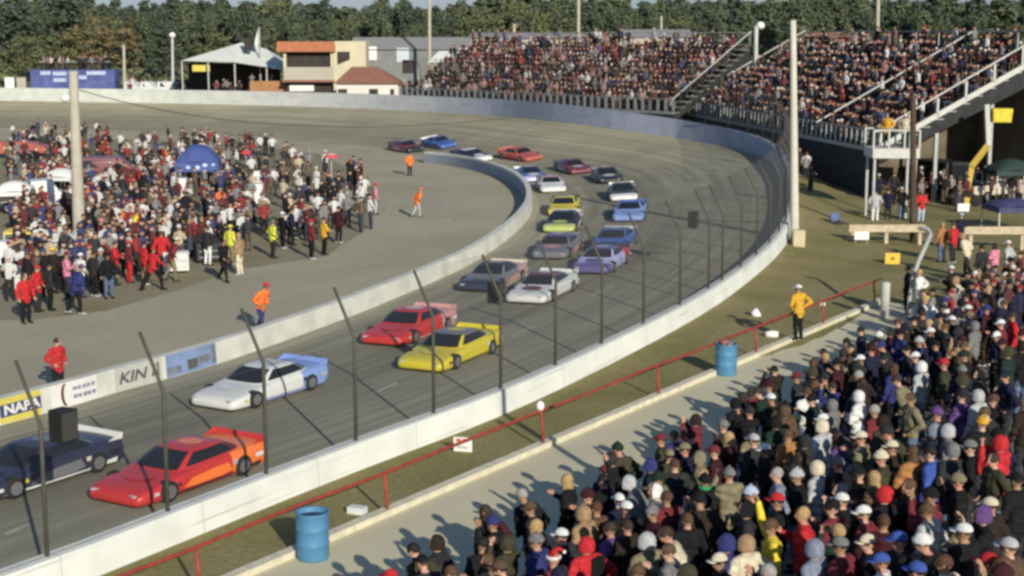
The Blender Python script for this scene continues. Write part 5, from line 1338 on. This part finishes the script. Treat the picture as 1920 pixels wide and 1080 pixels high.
def person(pos, face, jacket, head, hcol, pose='rest', trousers='charcoal', skin=None, label=None, group=None, scale=1.0, extra=(), where=''):
    me, hc, turn = POSES[pose]
    s = 0.98 * scale * random.uniform(.97, 1.03)
    o = inst('person', me, None, pos, [CLOTH[jacket], CLOTH[trousers], skin or random.choice(SKIN[:3]), CLOTH[random.choice(('black', 'dark brown', 'charcoal', 'light grey'))], feat])
    o.rotation_euler = (0, 0, math.atan2(face.y, face.x) - math.pi / 2); o.scale = (s * 1.06, s * 1.06, s)
    def put(k, col, lib=CLOTH, name=None):
        h = inst(name or k.replace('long hair', 'hair').replace(' ', '_'), HW[k], o, hc, [lib[col]]); h.rotation_euler = (0, 0, turn); return h
    if head in ('hair', 'long hair'): put(head, hcol, HAIR)
    elif head != 'bald':
        put(head, hcol)
        if head in ('cap', 'beanie'): put('hair', random.choice(('dark brown', 'brown', 'black')), HAIR).scale = (.985, .985, .93)
    for k, c in extra: put(k, c)
    PEOPLE.append(dict(o=o, pos=Vector(pos), jacket=jacket, head=head, hcol=hcol, where=where, group=group, label=label, pose=pose, extra=extra, trousers=trousers))
    return o

# near bleachers: heads read off the photo are set down where the sight line meets the sloping crowd
FACE = -n_out
occupied = []
def crowd_spot(px, py):
    """feet of a standing spectator whose head shows at a pixel"""
    r = ray(px, py); t = 8.0
    for _ in range(4000):
        p = Vector((0, 0, H)) + r * t; q = p - K0; pp = q.dot(n_out)
        if p.z <= terrace_z(pp) + HEADZ: break
        t += .02
    return Vector((p.x, p.y, terrace_z(pp))), q.dot(n_dir), pp
Z9 = lambda x, y: (1280 + x / 3, 720 + y / 3)
Z8 = lambda x, y: (640 + x / 3, 720 + y / 3)
Z6 = lambda x, y: (1280 + x / 3, 360 + y / 3)
near = []
for zx, zy, hd, hc_, jk, *rest in (
    (545, 95, 'cap', 'white', 'black'), (575, 150, 'hood', 'brown', 'brown'), (600, 265, 'hair', 'brown', 'orange brown'), (705, 35, 'hair', 'brown', 'white'), (840, 95, 'hood', 'grey', 'grey'),
    (990, 50, 'hood', 'white', 'white'), (1085, 135, 'hair', 'grey', 'maroon'), (1290, 70, 'hair', 'brown', 'khaki'), (1440, 165, 'beanie', 'purple', 'black'), (1665, 50, 'hood', 'light grey', 'light grey'),
    (1760, 85, 'hair', 'auburn', 'black'), (1690, 205, 'beanie', 'amber', 'black'), (1490, 250, 'hood', 'light grey', 'grey'), (1570, 60, 'hair', 'black', 'purple'), (1425, 250, 'hood', 'blue grey', 'dark navy'),
    (100, 400, 'hood', 'khaki', 'khaki', 'pockets'), (185, 365, 'cap', 'maroon', 'dark maroon'), (265, 300, 'long hair', 'blond', 'dark maroon'), (405, 320, 'cap', 'light grey', 'charcoal'), (470, 355, 'cap', 'white', 'black'),
    (790, 240, 'hood', 'cream', 'light grey', 'hips'), (880, 285, 'long hair', 'dark brown', 'purple'), (1010, 300, 'cap', 'cream', 'khaki'), (1185, 330, 'cap', 'cream', 'dark brown'), (1130, 405, 'beanie', 'cream', 'dark olive'),
    (1295, 385, 'long hair', 'brown', 'orange brown'), (1400, 385, 'hair', 'black', 'blue'), (1560, 375, 'hood', 'grey', 'charcoal'), (1625, 350, 'cap', 'grey', 'black'), (1790, 335, 'hood', 'red', 'red'),
    (1760, 410, 'hair', 'dark brown', 'dark olive'), (1560, 515, 'beanie', 'khaki', 'black'), (265, 505, 'beanie', 'grey', 'khaki'), (130, 535, 'beanie', 'black', 'black', 'rest', ('scarf', 'green')), (545, 510, 'hair', 'grey', 'blue grey'),
    (655, 505, 'beanie', 'light grey', 'black'), (760, 450, 'hood', 'cream', 'light grey'), (880, 425, 'beanie', 'grey', 'black'), (1000, 480, 'cap', 'black', 'dark brown'), (1080, 515, 'long hair', 'blond', 'brown'),
    (390, 600, 'beanie', 'pale blue', 'black'), (540, 650, 'cap', 'red', 'black'), (905, 625, 'cap', 'white', 'black', 'camera'), (1145, 615, 'hood', 'red', 'black'), (1285, 565, 'hair', 'brown', 'dark brown'),
    (1745, 655, 'cap', 'cream', 'dark brown'), (850, 700, 'cap', 'black', 'maroon'), (1035, 710, 'cap', 'white', 'maroon', 'hips'), (1130, 760, 'hair', 'auburn', 'dark maroon'), (685, 735, 'hair', 'blond', 'red', 'drink'),
    (505, 800, 'hair', 'brown', 'yellow', 'raised'), (745, 915, 'hood', 'blue grey', 'blue grey'), (900, 900, 'cap', 'grey', 'maroon'), (1050, 860, 'cap', 'cream', 'black'), (1225, 875, 'cap', 'blue', 'black'), (1390, 700, 'hair', 'brown', 'light grey'),
    (1590, 820, 'cap', 'white', 'black', 'drink'), (1470, 900, 'beanie', 'white', 'black'), (1690, 735, 'hood', 'purple', 'black'), (250, 890, 'hood', 'navy', 'navy'), (365, 875, 'hood', 'tan', 'cream'),
    (225, 975, 'cap', 'cream', 'black'), (1135, 970, 'cap', 'blue', 'white'), (1330, 1055, 'cap', 'blue', 'navy'), (1490, 985, 'hair', 'auburn', 'cream', 'hips'), (1845, 915, 'cap', 'light grey', 'brown'), (1815, 990, 'hair', 'brown', 'tan'),
    (1740, 975, 'cap', 'red', 'black'), (490, 1055, 'hair', 'grey', 'dark navy'), (30, 740, 'hair', 'brown', 'black'), (15, 850, 'hair', 'dark brown', 'cream')):
    near.append((*Z9(zx, zy), hd, hc_, jk, *rest))
for zx, zy, hd, hc_, jk, *rest in (
    (1480, 535, 'hair', 'black', 'black', 'raised'), (1740, 450, 'hood', 'navy', 'dark navy'), (1880, 440, 'hair', 'auburn', 'charcoal'), (1700, 560, 'hood', 'light grey', 'grey'), (1775, 590, 'hood', 'white', 'cream'),
    (1610, 695, 'cap', 'white', 'black'), (1565, 625, 'cap', 'white', 'dark navy'), (1840, 640, 'hair', 'auburn', 'maroon'), (1440, 685, 'hair', 'auburn', 'brown', 'camera'), (1365, 730, 'hood', 'tan', 'tan'), (1250, 830, 'cap', 'white', 'charcoal'),
    (1110, 880, 'beanie', 'grey', 'navy'), (1200, 960, 'pointed hat', 'red', 'maroon', 'rest', ('trim', 'white')), (1385, 890, 'hood', 'red', 'red', 'hips', ('backpack', 'black')), (1525, 790, 'hair', 'dark brown', 'purple', 'hips'), (1610, 775, 'hair', 'dark brown', 'dark brown'),
    (935, 885, 'hood', 'dark olive', 'dark olive'), (800, 890, 'hair', 'black', 'black'), (830, 980, 'long hair', 'brown', 'tan', 'drink'), (290, 1060, 'cap', 'red', 'dark navy'), (625, 1040, 'hair', 'brown', 'pink', 'rest'), (1725, 890, 'hood', 'light grey', 'khaki'), (1680, 1035, 'hair', 'brown', 'dark olive'), (510, 1010, 'cap', 'black', 'charcoal')):
    near.append((*Z8(zx, zy), hd, hc_, jk, *rest))
for zx, zy, hd, hc_, jk, *rest in (
    (1110, 800, 'beanie', 'white', 'black'), (1215, 735, 'hair', 'auburn', 'dark brown'), (1010, 770, 'hair', 'black', 'dark navy'), (1400, 780, 'cap', 'white', 'charcoal'), (1495, 668, 'cap', 'white', 'dark brown'), (1520, 715, 'cap', 'white', 'black'),
    (1610, 650, 'cap', 'white', 'dark olive'), (1800, 618, 'hood', 'light grey', 'charcoal'), (1795, 730, 'cap', 'white', 'maroon'), (1775, 810, 'cap', 'white', 'dark navy'), (1645, 745, 'hood', 'grey', 'grey'), (1340, 835, 'beanie', 'light grey', 'navy'),
    (1320, 920, 'cap', 'white', 'dark navy'), (1345, 980, 'hood', 'white', 'light grey'), (1010, 935, 'cap', 'white', 'charcoal'), (1475, 968, 'cap', 'red', 'dark olive'), (1390, 605, 'hair', 'blond', 'white'), (1600, 575, 'hair', 'black', 'maroon'),
    (1725, 540, 'hair', 'blond', 'dark brown'), (800, 895, 'hair', 'black', 'black'), (520, 985, 'hair', 'black', 'dark brown', 'camera'), (930, 830, 'hair', 'black', 'charcoal'), (1590, 860, 'hair', 'brown', 'brown'), (1540, 485, 'hood', 'tan', 'cream'), (1860, 690, 'hair', 'dark brown', 'red'), (1700, 620, 'hair', 'black', 'navy')):
    near.append((*Z6(zx, zy), hd, hc_, jk, *rest))
rp = random.Random(5)
def pick_pose(): return rp.choice(('rest', 'pockets', 'pockets', 'crossed', 'hips', 'camera', 'drink', 'rest', 'stoop'))
for px, py, hd, hc_, jk, *rest in near:
    p, s, pp = crowd_spot(px, py)
    occupied.append((s, pp))
    f = Matrix.Rotation(rp.gauss(0, .35), 3, 'Z') @ FACE
    person(p, f, jk, hd, hc_, rest[0] if rest else pick_pose(), rp.choice(('charcoal', 'denim blue', 'black', 'dark brown', 'khaki')), where='near', extra=(rest[1],) if len(rest) > 1 else ())
def shows(p, z):
    d = (p + Vector((0, 0, z))) - Vector((0, 0, H)); c, s_ = math.cos(PITCH), math.sin(PITCH)
    f = d.y * c - d.z * s_; u = d.y * s_ + d.z * c
    return 960 + F * d.x / f, 540 - F * u / f
JW = [('black', 40), ('charcoal', 22), ('dark navy', 14), ('dark brown', 12), ('dark olive', 9), ('dark maroon', 7), ('dark green', 6), ('grey', 4), ('maroon', 3), ('brown', 4), ('navy', 3), ('khaki', 2), ('tan', 1.5), ('red', .4), ('blue grey', 2)]
HWT = [('hair', 'black', 8), ('hair', 'dark brown', 10), ('hair', 'brown', 7), ('hair', 'blond', 3), ('hair', 'grey', 3), ('long hair', 'dark brown', 4), ('long hair', 'blond', 2), ('long hair', 'auburn', 2), ('cap', 'black', 6), ('cap', 'dark navy', 4), ('cap', 'maroon', 2), ('cap', 'white', 3), ('cap', 'khaki', 3), ('beanie', 'black', 5), ('beanie', 'charcoal', 4), ('beanie', 'navy', 2), ('beanie', 'dark green', 2), ('beanie', 'grey', 3), ('hood', 'black', 5), ('hood', 'charcoal', 3), ('hood', 'dark navy', 3), ('hood', 'dark brown', 3), ('hood', 'dark olive', 2), ('beanie', 'dark maroon', 2), ('cap', 'brown', 2)]
used = set((d['jacket'], d['head'], d['hcol']) for d in PEOPLE)
def random_look():
    for k in range(60):
        j = rp.choices([a for a, _ in JW], [b for _, b in JW])[0]; h = rp.choices(HWT, [x[2] for x in HWT])[0]
        if (j, h[0], h[1]) not in used or k > 50: used.add((j, h[0], h[1])); return j, h[0], h[1]
tries = 0; filled = 0
cand = []
while tries < 30000 and filled < 117:
    tries += 1
    pp = rp.uniform(P0 + .25, 14.2) if rp.random() < .62 else rp.uniform(P0 + .25, P0 + 3.0); s = rp.uniform(-6, 31)
    p = sp_(s, pp, terrace_z(pp)); px, py = shows(p, 1.66)
    if not (690 < px < 1925 and py < 1105 and py > 560): continue
    # the crowd leaves the corner of the walkway free
    if any((s - a) ** 2 + (pp - b) ** 2 < .58 ** 2 for a, b in occupied): continue
    occupied.append((s, pp)); filled += 1
    j, h, hc_ = random_look(); f = Matrix.Rotation(rp.gauss(0, .4), 3, 'Z') @ FACE
    person(p, f, j, h, hc_, pick_pose(), rp.choice(('charcoal', 'denim blue', 'black', 'dark brown')), where='near')

# people with a place of their own
def stand_at(px, py, jacket, head, hcol, label, face=(-.6, .8), pose='rest', trousers='black', where='own', z=0.0, scale=1.0, extra=()):
    """px,py = the feet"""
    return person(at(px, py, z), Vector((*face, 0)), jacket, head, hcol, pose, trousers, label=label, where=where, scale=scale, extra=extra)
stand_at(1496, 637, 'amber', 'cap', 'white', 'person in amber jacket and black trousers standing on the kerb by the red rail', pose='hips', z=.1)
stand_at(768, 329, 'orange', 'hair', 'dark brown', 'person in orange vest standing near the end of the pit wall', face=(.5, -.8), pose='pockets', scale=.92)
stand_at(782, 408, 'orange', 'cap', 'orange', 'person in orange vest stooping on the open pit road', face=(.6, .3), pose='stoop', scale=.92, trousers='light grey')
stand_at(490, 622, 'orange', 'cap', 'red', 'person in orange jacket and red cap behind the pit wall', face=(.8, -.5), pose='stoop', trousers='navy', scale=.95)
stand_at(110, 742, 'red', 'hair', 'dark brown', 'person in red jacket behind the pit wall at the left', face=(.8, -.5), pose='pockets', scale=.95)
# yard behind the walkway
for px, py, j, h, hc_, f, pz, tr in ((1765, 492, 'orange brown', 'hair', 'blond', (-.5, .8), 'rest', 'denim blue'), (1786, 494, 'red', 'hair', 'brown', (-.7, .6), 'pockets', 'charcoal'), (1800, 470, 'dark navy', 'cap', 'pale blue', (-.5, .8), 'rest', 'black'),
        (1640, 418, 'light grey', 'hair', 'black', (.2, .9), 'stoop', 'white'), (1664, 416, 'dark navy', 'hair', 'dark brown', (.5, .8), 'rest', 'charcoal'), (1690, 414, 'black', 'cap', 'white', (-.5, .8), 'pockets', 'denim blue'), (1726, 418, 'red', 'long hair', 'auburn', (.2, -.9), 'crossed', 'pale blue'),
        (1646, 382, 'dark navy', 'cap', 'cream', (.1, .9), 'hips', 'charcoal'), (1674, 378, 'charcoal', 'hair', 'brown', (.3, .9), 'rest', 'black'), (1838, 545, 'charcoal', 'hair', 'black', (-.5, .8), 'rest', 'tan'), (1862, 540, 'pink', 'long hair', 'dark brown', (-.6, .6), 'crossed', 'dark maroon'),
        (1888, 535, 'light grey', 'cap', 'white', (-.7, .6), 'pockets', 'denim blue'), (1700, 590, 'black', 'hair', 'auburn', (-.8, .4), 'rest', 'black'), (1722, 600, 'white', 'hair', 'blond', (-.7, .5), 'hips', 'light grey'), (1742, 640, 'yellow', 'hair', 'brown', (-.8, .5), 'stoop', 'black'), (1812, 520, 'cream', 'hood', 'tan', (-.7, .6), 'stoop', 'charcoal'),
        (1850, 580, 'dark olive', 'hair', 'brown', (-.8, .5), 'rest', 'tan'), (1895, 575, 'brown', 'cap', 'black', (-.8, .5), 'pockets', 'charcoal'), (1825, 600, 'maroon', 'hair', 'black', (-.8, .5), 'rest', 'black'), (1780, 590, 'dark brown', 'cap', 'white', (-.8, .5), 'crossed', 'denim blue')):
    person(at(px, py, 0.0 if px < 1695 or py < 500 else .02), Vector((*f, 0)), j, h, hc_, pz, tr, where='yard')
# people in yellow on the platform
for x, y, j, h, hc_ in ((-.25, .1, 'amber', 'hair', 'brown'), (.75, .2, 'tan', 'hair', 'blond'), (.55, -.4, 'cream', 'cap', 'white')):
    person(pl.location + Vector((x, y, .25)), Vector((-.6, -.7, 0)), j, h, hc_, 'pockets', 'dark green', where='platform')
back_crew = []
# pit crews along the front of the paddock, heads or feet read off the photo
for px, py, j, h, hc_, f, pz, tr in (
    (50, 606, 'red', 'hair', 'brown', (.7, -.6), 'rest', 'black'), (72, 585, 'red', 'cap', 'red', (.9, -.2), 'pockets', 'charcoal'), (95, 582, 'charcoal', 'hair', 'black', (.8, .4), 'rest', 'black'), (142, 590, 'navy', 'cap', 'purple', (.7, .6), 'stoop', 'black'), (128, 560, 'pink', 'cap', 'maroon', (.8, .2), 'crossed', 'charcoal'),
    (102, 550, 'dark brown', 'cap', 'yellow', (.4, .8), 'rest', 'black'), (153, 558, 'white', 'cap', 'white', (.6, .7), 'pockets', 'navy'), (178, 556, 'charcoal', 'hair', 'dark brown', (.6, .7), 'rest', 'black'), (190, 548, 'grey', 'beanie', 'light grey', (.9, .1), 'hips', 'charcoal'), (205, 560, 'black', 'cap', 'black', (.5, -.8), 'rest', 'denim blue'),
    (218, 535, 'red', 'hair', 'auburn', (.9, .1), 'crossed', 'charcoal'), (243, 530, 'maroon', 'cap', 'red', (.8, .5), 'rest', 'red'), (240, 505, 'navy', 'cap', 'white', (.7, .6), 'pockets', 'black'), (272, 534, 'red', 'hair', 'black', (.8, .5), 'rest', 'tan'), (288, 545, 'red', 'cap', 'red', (.7, .7), 'walk', 'black'),
    (305, 512, 'red', 'hair', 'brown', (-.3, .9), 'rest', 'charcoal'), (322, 528, 'maroon', 'cap', 'cream', (.8, .4), 'stoop', 'khaki'), (250, 462, 'yellow', 'hair', 'brown', (.8, .4), 'stoop', 'black'), (192, 486, 'maroon', 'cap', 'pink', (.8, .5), 'rest', 'grey'), (420, 528, 'black', 'hair', 'black', (.7, -.6), 'walk', 'black'),
    (433, 496, 'lime', 'cap', 'lime', (.6, .7), 'rest', 'khaki'), (450, 516, 'tan', 'hair', 'blond', (-.8, .3), 'rest', 'cream'), (390, 498, 'charcoal', 'hair', 'brown', (.5, .8), 'hips', 'white'), (512, 484, 'lime', 'cap', 'khaki', (.8, .5), 'pockets', 'charcoal'), (530, 466, 'black', 'cap', 'white', (.8, .4), 'rest', 'black'),
    (548, 460, 'dark navy', 'hair', 'dark brown', (.9, .1), 'rest', 'black'), (566, 450, 'light grey', 'beanie', 'grey', (.6, .7), 'stoop', 'charcoal'), (584, 486, 'maroon', 'cap', 'red', (.8, .4), 'rest', 'black'), (608, 478, 'amber', 'hair', 'auburn', (.8, .4), 'crossed', 'black'), (635, 456, 'dark maroon', 'hair', 'black', (.5, .7), 'rest', 'black'),
    (652, 426, 'charcoal', 'cap', 'maroon', (.6, .7), 'rest', 'black'), (678, 436, 'white', 'hair', 'black', (.7, .5), 'stoop', 'black'), (694, 430, 'dark maroon', 'hair', 'black', (.9, .2), 'pockets', 'black'), (704, 402, 'pink', 'cap', 'red', (.9, .2), 'rest', 'light grey'), (676, 350, 'black', 'beanie', 'charcoal', (.9, .2), 'rest', 'black'),
    (656, 345, 'dark green', 'cap', 'light grey', (.9, .2), 'rest', 'black'), (616, 380, 'blue grey', 'cap', 'red', (.7, .6), 'hips', 'denim blue'), (565, 385, 'red', 'cap', 'red', (.7, .6), 'rest', 'charcoal'), (580, 330, 'black', 'hair', 'black', (.7, .6), 'raised', 'black'), (548, 340, 'white', 'cap', 'white', (.5, .8), 'hips', 'charcoal'),
    (528, 352, 'white', 'beanie', 'white', (.4, .9), 'rest', 'grey'), (462, 325, 'red', 'cap', 'red', (.2, .9), 'rest', 'white'), (175, 412, 'blue', 'hood', 'navy', (.4, .9), 'rest', 'black'), (465, 440, 'maroon', 'hair', 'auburn', (.7, .7), 'rest', 'black'), (120, 470, 'white', 'hair', 'black', (.8, .4), 'rest', 'charcoal'), (132, 500, 'light grey', 'cap', 'black', (.7, .5), 'camera', 'black')):
    if py < 442 and j not in ('pink', 'blue'): back_crew.append((px, py)); continue
    person(at(px, py, .006), Vector((*f, 0)), j, h, hc_, pz, tr, where='crew')

# ---- labels that single each person out
def describe(d, full=False):
    hd = d['head']; hcn = d['hcol']
    ht = {'hair': f'short {hcn} hair', 'long hair': f'long {hcn} hair', 'hood': f'{hcn} hood up', 'cap': f'{hcn} cap', 'beanie': f'{hcn} beanie', 'pointed hat': f'{hcn} pointed hat with white trim'}[hd]
    j = 'jacket'
    t_ = f"person in {d['jacket']} {j}, {ht}"
    if d['extra']: t_ += {'scarf': f", {d['extra'][0][1]} scarf", 'backpack': ', black backpack', 'trim': ''}[d['extra'][0][0]]
    return t_
short = {'near': 'on the near bleachers', 'yard': 'in the yard by the walkway', 'platform': 'on the white platform', 'crew': 'among the pit crews'}
posew = {'rest': 'arms down', 'pockets': 'hands in pockets', 'camera': 'hands at face', 'crossed': 'arms crossed', 'raised': 'one arm raised', 'hips': 'hands on hips', 'drink': 'one hand lifted', 'walk': 'walking', 'stoop': 'stooping'}
grp = {'near': 'spectators on the near bleachers', 'yard': 'people standing in the yard', 'platform': 'people on the white platform', 'crew': 'pit crews in the paddock'}
seen = {}
for d in PEOPLE:
    if not d['label']: d['base'] = describe(d) + ', ' + short[d['where']]
    else: d['base'] = d['label']
    seen.setdefault(d['base'], []).append(d)
taken = set()
for d in PEOPLE:
    lab = d['base']
    if len(seen[lab]) > 1 or lab in taken:
        others = sorted((q for q in PEOPLE if q is not d), key=lambda q: (q['pos'] - d['pos']).length)
        for q in others[:6]:
            c = f"{describe(d)}, next to {q['jacket']} jacket with {q['hcol']} {q['head']}"
            if c not in taken and len(c.split()) <= 16: lab = c; break
    taken.add(lab)
    tag(d['o'], lab, 'person', grp.get(d['where']))

# ---- the rest of the crowds: far spectators and crews as one mass each
def low_person(rng, seated, cols):
    """a small figure: torso, head with cap or hair, arms and legs; faces carry their own tint"""
    mb = MB(); j, t_, h, sk = cols
    z0 = .45 if seated else .88
    n = 6
    def ring(z, rx, ry, y=0): return [Vector((rx * math.cos(2 * math.pi * k / n), y + ry * math.sin(2 * math.pi * k / n), z)) for k in range(n)]
    rs = [ring(z0 - .04, .17, .13), ring(z0 + .25, .185, .14), ring(z0 + .46, .21, .13), ring(z0 + .56, .08, .08)]
    mb.add([p for r in rs for p in r], [(a * n + k, a * n + (k + 1) % n, (a + 1) * n + (k + 1) % n, (a + 1) * n + k) for a in range(3) for k in range(n)], col=j)
    mb.ball((0, .01, z0 + .70), (.085, .10, .125), 7, 4, col=sk); mb.ball((0, -.01, z0 + .735), (.097, .112, .105), 7, 3, v1=.52, col=h)
    for s in (-1, 1):
        e = (s * .28, rng.uniform(-.06, .12), z0 + .24); w_ = (s * rng.uniform(.1, .26), rng.uniform(.1, .24), z0 + rng.uniform(.05, .35))
        mb.tube([(s * .19, 0, z0 + .47), e, w_], [.07, .06, .045], 5, col=j, caps=False); mb.ball(w_, .05, 5, 3, col=sk)
        if seated: mb.tube([(s * .09, .02, z0 + .03), (s * .11, .42, z0 + .03), (s * .11, .40, .04)], [.085, .075, .05], 5, col=t_, caps=False)
        else:
            f = s * rng.uniform(-.12, .12); mb.tube([(s * .09, 0, z0 + .05), (s * .10, .03 + f * .5, .47), (s * .11, f, .03)], [.10, .075, .055], 5, col=t_, caps=False)
    return mb
def add_low(dst, src, pos, rz, s=1.0):
    o_ = len(dst.v); c, sn = math.cos(rz), math.sin(rz)
    for x, y, z in src.v: dst.v.append((pos.x + (x * c - y * sn) * s, pos.y + (x * sn + y * c) * s, pos.z + z * s))
    for f, c_ in zip(src.f, src.col): dst.f.append(tuple(i + o_ for i in f)); dst.mi.append(0); dst.col.append(c_)
crowd_mat = attr_mat('crowd_cloth')
rc = random.Random(33)
STAND_J = [((.020, .018, .019), 26), ((.042, .036, .037), 15), ((.024, .025, .05), 10), ((.07, .042, .038), 8), ((.095, .035, .037), 11), ((.16, .05, .05), 8), ((.27, .05, .05), 4), ((.20, .19, .185), 9), ((.32, .29, .28), 6), ((.58, .56, .54), 5), ((.20, .14, .11), 5), ((.36, .22, .20), 6), ((.08, .09, .17), 4), ((.60, .48, .06), .8), ((.42, .17, .06), .7), ((.07, .08, .06), 3)]
CREW_J = [((.018, .018, .02), 26), ((.04, .04, .045), 14), ((.24, .04, .04), 4.5), ((.11, .035, .035), 6), ((.55, .55, .52), 13), ((.2, .2, .2), 9), ((.05, .06, .14), 5), ((.13, .10, .07), 6), ((.45, .38, .26), 4), ((.60, .46, .05), 1), ((.65, .16, .05), .7)]
HATS = [((.015, .014, .013), 30), ((.04, .026, .018), 22), ((.10, .06, .035), 14), ((.55, .55, .52), 12), ((.25, .03, .03), 7), ((.05, .06, .15), 6), ((.25, .19, .10), 8), ((.33, .32, .30), 6)]
SK = [(.48, .28, .20), (.40, .22, .15), (.52, .33, .24), (.30, .17, .11)]
def pick(l): return rc.choices([a for a, _ in l], [b for _, b in l])[0]
def looks(jl, seated): return [low_person(rc, seated, (pick(jl), rc.choice([(.02, .02, .022), (.05, .06, .09), (.10, .08, .06), (.03, .028, .025)]), pick(HATS), rc.choice(SK))) for _ in range(110)]
sit = looks(STAND_J, True); std = looks(STAND_J, False); crew = looks(CREW_J, False)
gc = MB()
for G, run, nrow, aisles in ((GA, 9.3, 13, (12.0, 24.0)), (GB, 10.0, 13, AISLE_B)):
    o_, M, L, dr, dz = G; z0 = M.translation.z
    base_rot = math.atan2(M[1][1], M[0][1]) + math.pi / 2      # facing out of the stand, towards the track
    for k in range(nrow):
        x = .3
        while x < L - .3:
            free = .08 if k < nrow - 2 else .3
            if G is GA and x < 5 - k * .2: free = .45
            if all(abs(x - a) > .55 for a in aisles) and rc.random() > free:
                up = rc.random() < .22
                zr = (3.3 if G is GA else 3.06) + ((8.65 - 3.3) if G is GA else (8.74 - 3.06)) / nrow * k
                pos = M @ Vector((x, dr * (k + (.45 if up else .68)), zr))
                add_low(gc, rc.choice(std if up else sit), pos, base_rot + rc.gauss(0, .3), rc.uniform(.97, 1.1))
            x += rc.uniform(.46, .60)
# standing along the fence foot in front of the stands, on the trailer roof and behind the far wall
for k in range(70):
    i = rc.randrange(len(OUT)); 
    if not (95 < ARC[i] < 190): continue
    pos = OUT[i] + out_n[i] * rc.uniform(.8, 1.6); pos.z = OUT[i].z * .6; add_low(gc, rc.choice(std), pos, rc.uniform(0, 6.28))
for k in range(34):
    px = rc.uniform(62, 208); p = atd(px, 131, D2 + rc.uniform(.4, 2.2)); add_low(gc, rc.choice(std), p, math.pi + rc.gauss(0, .5), .95)
for k in range(75):
    px = rc.choice((rc.uniform(215, 345), rc.uniform(340, 560), rc.uniform(340, 470), rc.uniform(590, 660), rc.uniform(745, 800))); p = atd(px, 172, rc.uniform(178, 184) if px < 400 else rc.uniform(168, 177)); p.z = 2.4 + rc.uniform(0, .5) + (.9 if 470 < px < 535 else 0); add_low(gc, rc.choice(std), p, math.pi + rc.gauss(0, .6))
gco = tag(gc.build('grandstand_crowd', crowd_mat), 'mass of seated and standing spectators filling the far grandstands', 'crowd', kind='stuff')
yc = MB(); ys = [d['pos'].xy for d in PEOPLE]; ny = 0; ty = 0
while ny < 190 and ty < 9000:
    ty += 1
    s_, p_ = rc.uniform(27, 52), rc.uniform(4.0, 24); q = sp_(s_, p_, 0.0); q.z = terrace_z(p_) if s_ < 32 else 0.02; x, y = shows(q, 0); hx, hy = shows(q, 1.7)
    if not (1735 < x < 1930 and 418 < hy < 640 and y < 690): continue
    if any((q.xy - e).length < .5 for e in ys): continue
    ys.append(q.xy); ny += 1; add_low(yc, rc.choice(std), q, math.atan2(FACE.y, FACE.x) - math.pi / 2 + rc.gauss(0, .8), rc.uniform(.92, 1.03))
for k in range(46):
    q = at(rc.uniform(1725, 1915), rc.uniform(330, 400), 0); add_low(yc, rc.choice(std), q, rc.uniform(0, 6.28))
tag(yc.build('yard_crowd', crowd_mat), 'loose crowd of dark dressed spectators standing between bleachers and timber barrier', 'crowd', kind='stuff')
ic = MB(); spots = [d['pos'].xy for d in PEOPLE if d['where'] == 'crew']
hull = [(14, 262), (120, 256), (290, 272), (440, 276), (560, 300), (650, 325), (690, 352), (705, 395), (668, 420), (600, 455), (480, 470), (330, 500), (250, 515), (160, 545), (20, 570)]
def inside(x, y):
    c = False; j = len(hull) - 1
    for i in range(len(hull)):
        (xi, yi), (xj, yj) = hull[i], hull[j]
        if (yi > y) != (yj > y) and x < (xj - xi) * (y - yi) / (yj - yi) + xi: c = not c
        j = i
    return c
n = 0; tr_ = 0
for px, py in back_crew:
    p = at(px, py, .006); spots.append(p.xy); add_low(ic, rc.choice(crew), p, rc.uniform(0, 6.28), 1.04)
blocks = [(o.location.xy, r) for o in bpy.data.objects if o.parent is None and (o.get('category') in ('tool cart', 'tent', 'umbrella', 'pole', 'tyre') or o.get('category') in ('van', 'pickup truck')) for r in ((2.3 if o.get('category') in ('van', 'pickup truck') else .85),)]
while n < 580 and tr_ < 30000:
    tr_ += 1
    x, y = rc.uniform(12, 710), rc.uniform(256, 572)
    if not inside(x, y): continue
    if x > 480 and rc.random() < .55: continue
    p = at(x, y, .006)
    if any((p.xy - q).length < .43 for q in spots) or any((p.xy - q).length < r for q, r in blocks): continue
    spots.append(p.xy); n += 1
    add_low(ic, rc.choice(crew), p, rc.uniform(0, 6.28), rc.uniform(.95, 1.06))
tag(ic.build('paddock_crowd', crowd_mat), 'dense crowd of pit crews and visitors filling the paddock', 'crowd', kind='stuff')
